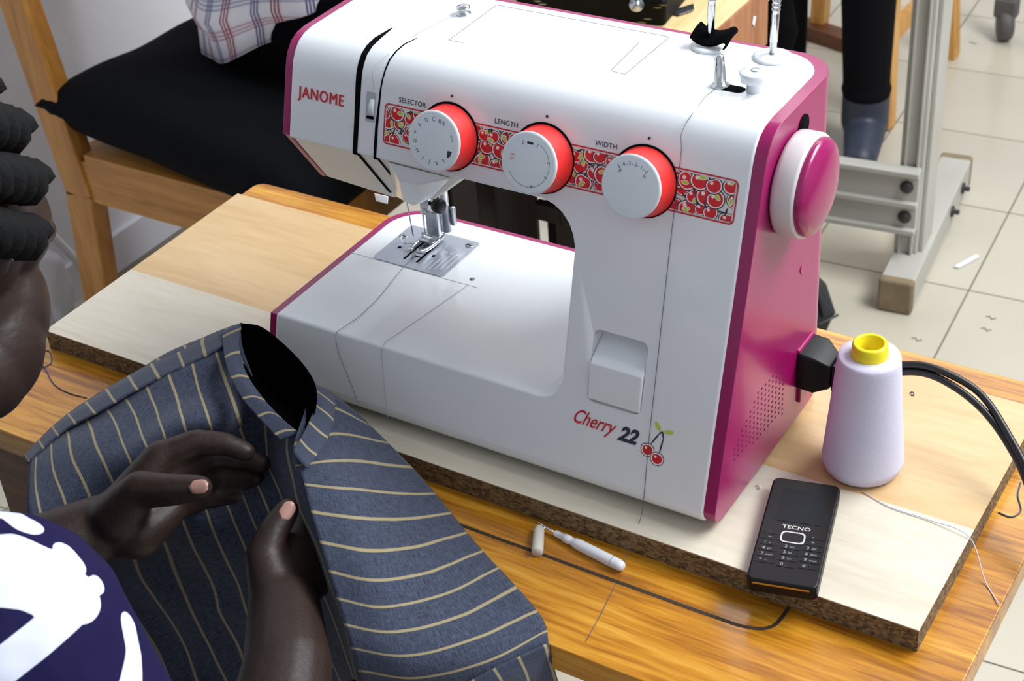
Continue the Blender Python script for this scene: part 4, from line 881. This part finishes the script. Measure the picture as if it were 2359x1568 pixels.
# printed top
capt = [(NECK + V((0.0, -0.01, -0.045)), CH, 0.085, 0.128), (CH, WA, 0.143, 0.138), (WA, HP, 0.138, 0.158), (CH, SHR, 0.118, 0.084), (CH, SHL, 0.118, 0.074), (SHR, SHR.lerp(elR, 0.6), 0.084, 0.066), (SHL, SHL.lerp(elL, 0.5), 0.073, 0.06)]
shirt = blob('printed_top', capt, [], M_print, pe, 0.003, 5)
from mathutils.bvhtree import BVHTree
bvh = BVHTree.FromPolygons([v.co for v in shirt.data.vertices], [tuple(p.vertices) for p in shirt.data.polygons])
def on_shirt(px, py):
    h = bvh.ray_cast(CAM_P, ray(px, py).normalized()); return h[0] if h[0] is not None else at(px, py, 0.93)
strokes = []     # white brush strokes printed on the navy cloth
for pts, r in (([(-60, 1190), (20, 1185), (66, 1212)], 0.009), ([(-80, 1290), (20, 1275), (110, 1310), (180, 1370)], 0.017), ([(-60, 1345), (60, 1350), (150, 1390)], 0.014), ([(170, 1400), (90, 1470), (0, 1540), (-80, 1600)], 0.0105), ([(150, 1268), (175, 1300)], 0.0075), ([(225, 1345), (200, 1362)], 0.006), ([(296, 1440), (308, 1500), (300, 1580), (270, 1640)], 0.0085), ([(120, 1640), (200, 1680)], 0.012)):
    pp_ = [on_shirt(*p) for p in pts]
    for a, b_ in zip(pp_[:-1], pp_[1:]): strokes.append((a, b_, r))
rs = random.Random(5)
vl = shirt.data.vertices
for k in range(26):
    a = vl[rs.randrange(len(vl))].co.copy()
    if a.y > -0.42 and a.x > -0.45: continue
    strokes.append((a, a + V((rs.uniform(-.09, .09), rs.uniform(-.05, .05), rs.uniform(-.05, .05))), rs.uniform(.012, .024)))
attr = shirt.data.attributes.new('print', 'FLOAT', 'POINT'); vals = []
for v in vl:
    best = 1.0; p = v.co
    for a, b_, r in strokes:
        ab = b_ - a; tt = max(0, min(1, (p - a).dot(ab) / max(ab.length_squared, 1e-9))); dd = (p - a - ab * tt).length - r
        if dd < best: best = dd
    vals.append(max(0, min(1, 0.5 - best * 40)))
attr.data.foreach_set('value', vals)
tr_ = []
for s in (-1, 1):
    kn = V((-0.47 + s * 0.13, -0.06, -0.33)); an = V((-0.47 + s * 0.13, -0.02, ZF + 0.10))
    tr_ += [(HP + V((s * 0.09, 0, -0.02)), kn, 0.097, 0.072), (kn, an, 0.066, 0.052)]
tr_ += [(HP + V((-0.06, 0, 0)), HP + V((0.06, 0, 0)), 0.145, 0.145)]
blob('trousers', tr_, [], M_denim, pe, 0.008, 4)
stl = empty('work_stool', (-0.47, -0.52, ZF), 0, 'plain wooden stool under the person sewing', 'stool')
box('seat', (-0.47, -0.54, -0.475), (0.36, 0.34, 0.03), M_stool, stl, 0.006)
for sx_ in (-1, 1):
    for sy_ in (-1, 1): pyd('leg', bx((-0.47 + sx_ * 0.15 - 0.018, -0.54 + sy_ * 0.14 - 0.018, ZF), (-0.47 + sx_ * 0.15 + 0.018, -0.54 + sy_ * 0.14 + 0.018, -0.49)), BF, M_stool, stl)

# ------------------------------------------------------------------ chair, cushion and second person
ch = empty('wooden_chair', (-1.2, 0.85, ZF), 0, 'golden brown wooden chair holding the black cushion by the wall', 'chair')
def beam(name, p, q, wy, wx, m, parent, bev=0.003):
    p, q = V(p), V(q); d = (q - p).normalized(); u = V((1, 0, 0)); u = (u - d * u.dot(d)).normalized(); v = d.cross(u)
    vs = [p + u * a * wx / 2 + v * b_ * wy / 2 for a, b_ in ((-1, -1), (1, -1), (1, 1), (-1, 1))]; 
    return prism(name, vs, q - p, m, parent, bev)
YN, YFR = 0.690, 1.075; XB = -1.402; XFt = -0.94
for y in (YN, YFR):
    beam('back_post', (XB, y, -0.40), (XB - 0.085, y, 0.28), 0.034, 0.055, M_chair, ch)
    beam('leg', (XB - 0.045, y, ZF), (XB, y, -0.395), 0.034, 0.055, M_chair, ch)
    beam('leg', (XFt, y, ZF), (XFt, y, -0.33), 0.036, 0.042, M_chair, ch)
    pyd('side_rail', bx((XB + 0.02, y - 0.012, -0.405), (XFt, y + 0.012, -0.335)), BF, M_chairh, ch)
    pyd('stretcher', bx((XB - 0.005, y - 0.010, -0.62), (XFt, y + 0.010, -0.59)), BF, M_chairh, ch)
pyd('front_rail', bx((XFt - 0.012, YN, -0.405), (XFt + 0.012, YFR, -0.335)), BF, M_chairh, ch); pyd('rear_rail', bx((XB - 0.012, YN, -0.405), (XB + 0.012, YFR, -0.335)), BF, M_chairh, ch)
pyd('seat_board', bx((XB + 0.03, YN - 0.012, -0.335), (XFt + 0.02, YFR + 0.012, -0.322)), BF, M_chairh, ch)
for zz in (0.0, 0.14): pyd('back_slat', [V((XB - 0.048 - zz * 0.125 + a, y, z)) for a in (-0.008, 0.008) for y in (YN, YFR) for z in (zz, zz + 0.06)], BF, M_chairh, ch)
# pillow with pointed corners
def pillow(name, c, sx_, sy_, h, mt, tilt):
    n = 28; vs = []; fs = []; top = {}
    for side in (1, -1):
        for i in range(n + 1):
            for j in range(n + 1):
                u, v = i / n * 2 - 1, j / n * 2 - 1
                e = (1 - u ** 4) ** 0.36 * (1 - v ** 4) ** 0.36
                pin = 1 - 0.10 * (1 - abs(v)) * abs(u) ** 2 if True else 1; qin = 1 - 0.10 * (1 - abs(u)) * abs(v) ** 2
                p = V((u * sx_ / 2 * (1 - 0.10 * (1 - v * v)), v * sy_ / 2 * (1 - 0.10 * (1 - u * u)), side * h / 2 * e + (0.006 * noise.noise(V((u * 2.5, v * 2.5, side)))) * e))
                p = tilt @ p; vs.append(V(c) + p)
    m = n + 1
    for s in (0, 1):
        o_ = s * m * m
        for i in range(n):
            for j in range(n):
                q = (o_ + i * m + j, o_ + (i + 1) * m + j, o_ + (i + 1) * m + j + 1, o_ + i * m + j + 1); fs.append(q if s == 0 else tuple(reversed(q)))
    bm = bmesh.new(); bv = [bm.verts.new(p) for p in vs]
    for f in fs: bm.faces.new([bv[i] for i in f])
    bmesh.ops.remove_doubles(bm, verts=bm.verts, dist=1e-5); return frombm(name, bm, mt, None, True)
cu = pillow('cushion', (-1.136, 0.852, -0.266), 0.57, 0.43, 0.13, M_cushion, Matrix.Rotation(math.radians(-5.5), 3, 'Z') @ Matrix.Rotation(math.radians(4), 3, 'Y'))
tag(cu, 'plump black cushion with pointed corner on the wooden chair', 'cushion')

p2 = empty('person', (-1.1, 0.92, ZF), 0, 'person in plaid shirt and black trousers sitting on the black cushion', 'person')
hp2 = V((-1.115, 0.975, -0.105))
AX = {-1: 0.16, 1: 0.52}
c2_ = [(hp2, hp2 + V((0.0, 0, 0.30)), 0.13, 0.14), (hp2 + V((0, 0, 0.30)), hp2 + V((0.02, 0, 0.42)), 0.14, 0.07), (hp2 + V((0.02, 0, 0.42)), hp2 + V((0.03, 0, 0.55)), 0.055, 0.055)]
for s in (-1, 1):
    sh_ = hp2 + V((0.02, s * 0.17, 0.36)); el_ = sh_ + V((0.06, s * 0.03, -0.22)); wr_ = el_ + V((0.24, -s * 0.06, 0.04))
    c2_ += [(hp2 + V((0.02, 0, 0.34)), sh_, 0.08, 0.06), (sh_, el_, 0.055, 0.042), (el_, wr_, 0.040, 0.028), (wr_, wr_ + V((0.09, 0, -0.02)), 0.028, 0.016)]
    c2_ += [(hp2 + V((0, s * 0.09, -0.02)), hp2 + V((0.42, s * 0.10, -0.06)), 0.075, 0.055), (hp2 + V((0.42, s * 0.10, -0.06)), V((hp2.x + AX[s], hp2.y + s * 0.10, ZF + 0.08)), 0.052, 0.036), (V((hp2.x + AX[s], hp2.y + s * 0.10, ZF + 0.04)), V((hp2.x + AX[s] + 0.14, hp2.y + s * 0.10, ZF + 0.032)), 0.036, 0.028)]
hd2 = hp2 + V((0.06, 0, 0.64))
blob('body', c2_, [(hd2, 0.095, 0.074, 0.105, None), (hd2 + V((0.09, 0, -0.02)), 0.016, 0.014, 0.022, None), (hd2 + V((0.05, 0, -0.07)), 0.045, 0.045, 0.045, None)], M_skin, p2, 0.006, 4)
blob('hair', [], [(hd2 + V((-0.012, 0, 0.03)), 0.095, 0.084, 0.092, None)], M_hair, p2, 0.006, 2)
tr2 = [(hp2 + V((0, -0.05, -0.01)), hp2 + V((0, 0.05, -0.01)), 0.142, 0.142)]
for s in (-1, 1):
    tr2 += [(hp2 + V((0, s * 0.085, -0.02)), hp2 + V((0.42, s * 0.105, -0.06)), 0.098, 0.072), (hp2 + V((0.42, s * 0.105, -0.06)), V((hp2.x + AX[s], hp2.y + s * 0.10, ZF + 0.10)), 0.068, 0.055)]
blob('trousers', tr2, [], M_trouser, p2, 0.007, 4)
# shirt as wrapped cloth with a lifted hem
n = 72; lv_ = 16; vs = []; fs = []; uvs = []
for i in range(lv_ + 1):
    k = i / lv_
    for j in range(n):
        a = 2 * PI * j / n; z = -0.035 + k * 0.44
        hemdip = (0.075 * max(0, math.cos(a + 2.75)) ** 2 - 0.02 * max(0, math.cos(a)) ** 2) * max(0, 1 - k * 3.2)
        r = 0.158 + 0.010 * math.sin(k * 3.1) - 0.085 * max(0, k - 0.72) / 0.28 + 0.012 * max(0, 1 - k * 4) + 0.006 * math.sin(a * 7 + k * 9) * (1 - k)
        zz = z - hemdip + 0.010 * math.sin(a * 5 + 1.0) * max(0, 1 - k * 3)
        fold = 0.016 * math.exp(-((k - 0.16 - 0.05 * math.sin(a)) / 0.035) ** 2)
        vs.append(hp2 + V((math.cos(a) * (r + fold), math.sin(a) * (r * 1.16 + fold), zz))); uvs.append((round(2 * PI * 0.17 / 0.076) * a / (2 * PI), (k * 0.46) / 0.078))
for i in range(lv_):
    for j in range(n): fs.append((i * n + j, i * n + (j + 1) % n, (i + 1) * n + (j + 1) % n, (i + 1) * n + j))
o = pyd('plaid_shirt', vs, fs, M_plaid, p2, True); ul = o.data.uv_layers.new(name='UVMap')
for pl_ in o.data.polygons:
    js = [o.data.loops[l].vertex_index % n for l in pl_.loop_indices]; wrap = max(js) - min(js) > n / 2
    for l in pl_.loop_indices:
        vi = o.data.loops[l].vertex_index; u, v = uvs[vi]
        if wrap and vi % n == 0: u += round(2 * PI * 0.17 / 0.076)
        ul.data[l].uv = (u, v)
s = o.modifiers.new('solid', 'SOLIDIFY'); s.thickness = 0.002

# ------------------------------------------------------------------ table with the black machine behind
bt = empty('side_table', (-0.65, 0.9, ZF), 0, 'pale topped wooden table with black sewing machine behind the white one', 'table')
BX0, BX1, BY0, BY1 = -0.72, -0.395, 0.70, 1.25
pyd('tabletop', bx((BX0, BY0, -0.045), (BX1, BY1, -0.02)), BF, M_bgtop, bt)
pyd('side_panel', bx((BX1 - 0.02, BY0 + 0.01, -0.24), (BX1 - 0.001, 0.998, -0.0455)), BF, M_bgside, bt)
pyd('side_panel', bx((BX1 - 0.002, BY0 + 0.002, -0.10), (BX1 + 0.004, 0.998, -0.021)), BF, M_bgside, bt)
yp = 0.80
pyd('front_panel', bx((-0.80, yp, -0.62), (-0.638, yp + 0.006, -0.045)), BF, M_darkwood, bt); pyd('front_panel', bx((-0.608, yp, -0.62), (BX1 - 0.03, yp + 0.006, -0.045)), BF, M_darkwood, bt)
pyd('panel_bar', bx((-0.640, yp - 0.002, -0.3175), (-0.600, yp + 0.013, -0.2935)), BF, M_darkwood, bt); pyd('panel_bar', bx((-0.640, yp - 0.002, -0.2800), (-0.600, yp + 0.013, -0.045)), BF, M_darkwood, bt)
pyd('panel_batten', bx((-0.726, yp - 0.010, -0.62), (-0.712, yp, -0.05)), BF, M_edge, bt); pyd('panel_batten', bx((-0.792, yp - 0.010, -0.62), (-0.784, yp, -0.05)), BF, M_edge, bt)
for x in (BX0 + 0.03, BX1 - 0.05):
    for y in (BY0 + 0.03, 0.96): pyd('leg', bx((x - 0.02, y - 0.02, ZF), (x + 0.02, y + 0.02, -0.045)), BF, M_darkwood, bt)
bmch = empty('vintage_machine', (-0.56, 0.95, -0.02), 0, 'black enamel sewing machine with gold decals on the table behind', 'sewing machine')
rz = Matrix.Rotation(math.radians(8), 3, 'Z')
def bmp(x, y, z): return V((-0.56, 0.98, -0.02)) + rz @ V((x, y, z))
hull('bed', [bmp(x, y, z) for x in (-0.115, 0.085) for y in (-0.16, 0.24) for z in (0.0, 0.035)], M_iron, bmch, 0.006)
hull('pillar', [bmp(x, y, z) for x in (-0.06, 0.05) for y in (0.13, 0.22) for z in (0.03, 0.24)], M_iron, bmch, 0.012)
hull('arm', [bmp(x, y, z) for x in (-0.05, 0.045) for y in (-0.14, 0.22) for z in (0.16, 0.25)], M_iron, bmch, 0.015)
lathe('bed_plate_screw', [(0, 0), (0.009, 0), (0.009, 0.002), (0.005, 0.003), (0.005, 0.006), (0, 0.007)], on_z(1466, 12, 0.0165), (0.4, -0.5, 0.7), M_steel, bmch, 20)
for k, (x, y) in enumerate(((1238, 3), (1250, 10), (1515, 18), (1528, 12), (1492, 44), (1478, 52))):
    q = on_z(x, y, 0.0155); pyd('gold_decal', [q + V((a * 0.006, b_ * 0.003, 0.0003 * c_)) for a, b_, c_ in ((-1, -.3, 0), (0, -1, 0), (1, .2, 0), (.2, 1, 0), (-.4, .5, 0))], [(0, 1, 2, 3, 4)], M_brass, bmch)
hull('slide_plate', [on_z(x, y, z) for x, y in ((1538, 26), (1598, 8), (1600, 22), (1565, 34)) for z in (-0.0195, -0.0165)], M_steel, bmch, 0.0006)
o = hull('paper_scrap', [on_z(x, y, -0.0995 + 0.05) + V((0.012 if False else 0.0, 0, 0)) for x, y in ((0, 0),)] * 0 + [V((BX1 + 0.0042 + h, y, z)) for h in (0, 0.0008) for y, z in ((0.952, -0.043), (0.960, -0.046), (0.955, -0.058), (0.949, -0.052))], M_whitepl, None)
tag(o, 'white paper scrap stuck on the brown table side', 'paper scrap')
o = blob('hanging_bag', [(at(1785, -30, 2.22), at(1788, 70, 2.22), 0.022, 0.030), (at(1790, 70, 2.22), at(1785, 125, 2.22), 0.030, 0.022), (at(1775, -90, 2.22), at(1780, 0, 2.22), 0.015, 0.022)], [], M_trouser, None, 0.004, 4)
tag(o, 'black cloth bag hanging behind the brown table side', 'bag')

# ------------------------------------------------------------------ right background
sa = math.radians(6.5); sd = empty('machine_stand', (-0.345, 1.60, ZF), 0, 'grey painted metal machine stand with crossbar on the floor', 'stand')
SR = Matrix.Rotation(sa, 3, 'Z'); S0 = V((-0.343, 1.450, ZF))
def S(x, y, z): return S0 + SR @ V((x, y, z))
def sbox(name, lo, hi, m, bev=0.002):
    return hull(name, [S(x, y, z) for x in (lo[0], hi[0]) for y in (lo[1], hi[1]) for z in (lo[2], hi[2])], m, sd, bev)
sbox('foot_beam', (-0.029, 0.012, 0.004), (0.029, 0.46, 0.062), M_stand, 0.004)
sbox('end_cap', (-0.030, -0.004, 0.0), (0.030, 0.016, 0.064), M_endcap, 0.006)
sbox('end_cap', (-0.030, 0.455, 0.0), (0.030, 0.475, 0.064), M_endcap, 0.006)
sbox('post', (-0.029, 0.095, 0.060), (0.012, 0.185, 0.74), M_stand, 0.004)
sbox('post_flange', (0.012, 0.105, 0.060), (0.020, 0.178, 0.74), M_stand, 0.002)
sbox('post_flange', (-0.021, 0.088, 0.060), (-0.017, 0.096, 0.74), M_stand, 0.001); sbox('post_flange', (0.000, 0.088, 0.060), (0.004, 0.096, 0.74), M_stand, 0.001)
sbox('crossbar', (-0.62, 0.076, 0.115), (0.010, 0.092, 0.235), M_stand, 0.003)
for z in (0.119, 0.171, 0.229): sbox('crossbar_rib', (-0.62, 0.066, z - 0.005), (0.010, 0.080, z + 0.005), M_stand, 0.002)
for z in (0.145, 0.203): lathe('bolt', [(0, 0), (0.0115, 0), (0.0115, 0.003), (0.009, 0.007), (0, 0.008)], S(-0.010, 0.076, z), SR @ V((0, -1, 0)), M_bolt, sd, 18)
for y in (0.30, 0.39): lathe('bolt', [(0, 0), (0.0105, 0), (0.0105, 0.004), (0.0045, 0.005), (0.0045, 0.014), (0, 0.0145)], S(0.029, y, 0.038), SR @ V((1, 0, 0)), M_bolt, sd, 16)

ws = empty('wooden_stool', (-0.68, 2.25, ZF), 0, 'light wooden stool with slanting legs behind the metal stand', 'stool')
for (x, y), (x2, y2) in zip(((-0.600, 2.085), (-0.590, 2.455), (-0.90, 2.085), (-0.90, 2.455)), ((-0.625, 2.12), (-0.615, 2.42), (-0.87, 2.12), (-0.87, 2.42))):
    beam('leg', (x, y, ZF), (x2, y2, -0.33), 0.038, 0.034, M_stool, ws, 0.003)
for x in (-0.605, -0.885): pyd('stretcher', bx((x - 0.01, 2.10, -0.60), (x + 0.01, 2.44, -0.565)), BF, M_stool, ws)
box('seat', (-0.745, 2.27, -0.315), (0.34, 0.38, 0.03), M_stool, ws, 0.006)

p3 = empty('person', (-0.6, 1.98, ZF), 0, 'person in black jeans and blue black boot sitting behind the stand', 'person')
k3 = V((-0.615, 1.975, -0.30)); a3 = V((-0.608, 1.985, ZF + 0.10)); h3 = V((-0.72, 2.28, -0.20))
leg3 = [(h3 + V((0.06, 0, 0)), k3, 0.085, 0.062), (k3, a3, 0.058, 0.045)]
k4 = V((-0.80, 1.99, -0.30)); a4 = V((-0.80, 2.02, ZF + 0.10)); leg4 = [(h3 + V((-0.06, 0, 0)), k4, 0.085, 0.062), (k4, a4, 0.058, 0.045)]
tors = [(h3, h3 + V((0, -0.02, 0.34)), 0.13, 0.14), (h3 + V((0, -0.02, 0.34)), h3 + V((0, -0.02, 0.52)), 0.12, 0.055)]
foots = [(a3 + V((0, 0, -0.05)), a3 + V((0.03, -0.10, -0.068)), 0.036, 0.028), (a4 + V((0, 0, -0.05)), a4 + V((0.02, -0.12, -0.068)), 0.036, 0.028)]
hd3 = h3 + V((0, -0.05, 0.66)); arms3 = []
for s in (-1, 1):
    s3 = h3 + V((s * 0.17, -0.02, 0.38)); e3 = s3 + V((s * 0.03, -0.08, -0.22)); arms3 += [(h3 + V((0, -0.02, 0.36)), s3, 0.08, 0.06), (s3, e3, 0.05, 0.04), (e3, e3 + V((-s * 0.05, -0.22, 0.02)), 0.038, 0.026)]
blob('body', [(p, q, a * 0.85, b_ * 0.85) for p, q, a, b_ in leg3 + leg4 + tors + arms3 + foots], [(hd3, 0.074, 0.095, 0.105, None), (hd3 + V((0, -0.09, -0.02)), 0.014, 0.016, 0.022, None)], M_skin, p3, 0.007, 4)
blob('jeans', [(h3 + V((-0.06, 0, 0)), h3 + V((0.06, 0, 0)), 0.135, 0.135)] + leg3 + leg4, [(a3 + V((0, 0, 0.03)), 0.05, 0.05, 0.03, None)], M_denim, p3, 0.006, 3)
blob('shirt', [(p, q, a * 1.06, b_ * 1.06) for p, q, a, b_ in tors[:1] + arms3], [], M_denim, p3, 0.008, 4)
blob('hair', [], [(hd3 + V((0, 0.012, 0.03)), 0.084, 0.095, 0.092, None)], M_hair, p3, 0.007, 2)
for a_, toe in ((a3, V((0.035, -0.11, -0.066))), (a4, V((0.02, -0.13, -0.066)))):
    blob('boot', [(a_ + V((0, 0, 0.035)), a_ + V((0, 0, -0.04)), 0.047, 0.047), (a_ + V((0, 0.01, -0.045)), a_ + toe, 0.045, 0.033)], [], M_boot, p3, 0.005, 3)

cs = empty('caster_wheel', (-0.48, 2.60, ZF), 0, 'grey caster wheel standing at the top right of the floor', 'caster')
lathe('wheel', [(0, -0.016), (0.030, -0.016), (0.036, -0.012), (0.038, 0), (0.036, 0.012), (0.030, 0.016), (0, 0.016)], (-0.512, 2.585, ZF + 0.038), (1, 0.5, 0), M_caster, cs, 32)
hull('wheel_fork', [V((-0.512 + x, 2.585 + y, ZF + z)) for x in (-0.025, 0.025) for y in (-0.018, 0.018) for z in (0.055, 0.10)], M_caster, cs, 0.006)
tube('stem', [(-0.512, 2.585, ZF + 0.09), (-0.512, 2.585, ZF + 0.30)], 0.012, M_caster, cs)
o = hull('floor_batten', [V((x, y, z)) + V((0, (x + 0.9) * -0.28, 0)) for x in (-1.35, -0.72) for y in (2.405, 2.455) for z in (ZF, ZF + 0.035)], M_edge, None, 0.003); tag(o, 'dark brown wooden batten lying on the far floor', 'batten')
# black leather bag on the floor behind the machine
bag = empty('leather_bag', (-0.50, 1.40, ZF), 0, 'black pleated leather bag on the floor behind the pink panel', 'bag')
b0 = on_z(1880, 762, ZF); bu = V((0.85, 0.52, 0)).normalized(); bv_ = V((-0.52, 0.85, 0)).normalized()
def bg_(r, f_, z): return b0 + bu * r + bv_ * f_ + V((0, 0, z))
hull('bag_body', [bg_(*p) for p in ((-0.13, -0.02, 0.0), (0.012, -0.02, 0.0), (0.016, 0.07, 0.0), (-0.13, 0.09, 0.0), (-0.14, -0.03, 0.06), (0.028, -0.02, 0.048), (0.020, 0.06, 0.05), (-0.12, 0.07, 0.10))], M_bag, bag, 0.006)
hull('bag_flap', [bg_(*p) for p in ((-0.14, -0.036, 0.052), (0.030, -0.024, 0.046), (0.026, 0.06, 0.055), (-0.005, 0.0, 0.098), (-0.012, 0.05, 0.105), (-0.10, 0.0, 0.112), (-0.12, 0.08, 0.11), (-0.02, -0.034, 0.040))], M_bag, bag, 0.005)
for k in range(4): tube('pleat', cat_rom([bg_(-0.012 - 0.012 * k, -0.006, 0.104 + 0.002 * k), bg_(0.0 - 0.013 * k, -0.02, 0.075), bg_(0.006 - 0.014 * k, -0.031, 0.050)], 5), 0.003, M_bag, bag, 6)
tube('bag_seam', cat_rom([bg_(0.031, -0.024, 0.047), bg_(0.008, -0.034, 0.042), bg_(-0.010, -0.037, 0.036), bg_(-0.022, -0.036, 0.018)], 5), 0.0022, M_bolt, bag, 6)
# litter on the floor
q0, q1_ = on_z(2203, 616, ZF), on_z(2250, 592, ZF); o = prism('plastic_strip', [q0 + V((-0.004, -0.004, 0.0005)), q0 + V((0.006, -0.004, 0.0005)), q1_ + V((0.006, 0.0, 0.0005)), q1_ + V((-0.003, 0.003, 0.0005))], (0, 0, 0.004), M_whitepl, None, 0.001); tag(o, 'white plastic strip lying on a floor tile', 'litter')
for q, (x, y) in enumerate(((2110, 783), (2281, 733), (2270, 760), (2240, 100))):
    p = on_z(x, y, ZF); o = tube('floor_thread', cat_rom([p + V((-0.008, 0.001, 0.001)), p + V((-0.002, 0.004, 0.001)), p + V((0.003, -0.002, 0.001)), p + V((0.009, 0.004, 0.001))], 4), 0.0006, M_thr_dark, None, 5)
    tag(o, ['dark thread snip on the tile left of the cone top', 'dark speck of thread on the tile nearest the table', 'small brown fluff on the tile below the stand', 'curled dark thread below the caster wheel'][q], 'thread')
# clear plastic bag and white pipe at the wall foot
pb = V((-1.60, 0.66, ZF)); rows = []
for k in range(7):
    row = []
    for j in range(13):
        a = 2 * PI * j / 12; r = 0.11 * math.sin(PI * (0.2 + 0.11 * k)) * (1 + 0.22 * noise.noise(V((math.cos(a) * 2, math.sin(a) * 2, k * 0.9)))); row.append(pb + V((math.cos(a) * r * 0.62, math.sin(a) * r, 0.005 + 0.035 * k)))
    row[-1] = row[0]; rows.append(row)
o = grid_patch('plastic_bag', rows, M_plasticbag, None, 3, 3, thick=0.001, wob=0.014, wsc=16); tag(o, 'crumpled clear plastic bag on the floor by the wall', 'plastic bag')
o = tube('wall_cable', cat_rom([(-1.69, 0.62, 0.05), (-1.69, 0.66, -0.2), (-1.688, 0.72, -0.40), (-1.675, 0.80, -0.58), (-1.66, 0.85, -0.70), (-1.64, 0.84, ZF + 0.01), (-1.60, 0.70, ZF + 0.01)], 6), 0.008, M_whitepl, None, 8); tag(o, 'white cable running down the plaster wall to the floor', 'cable')
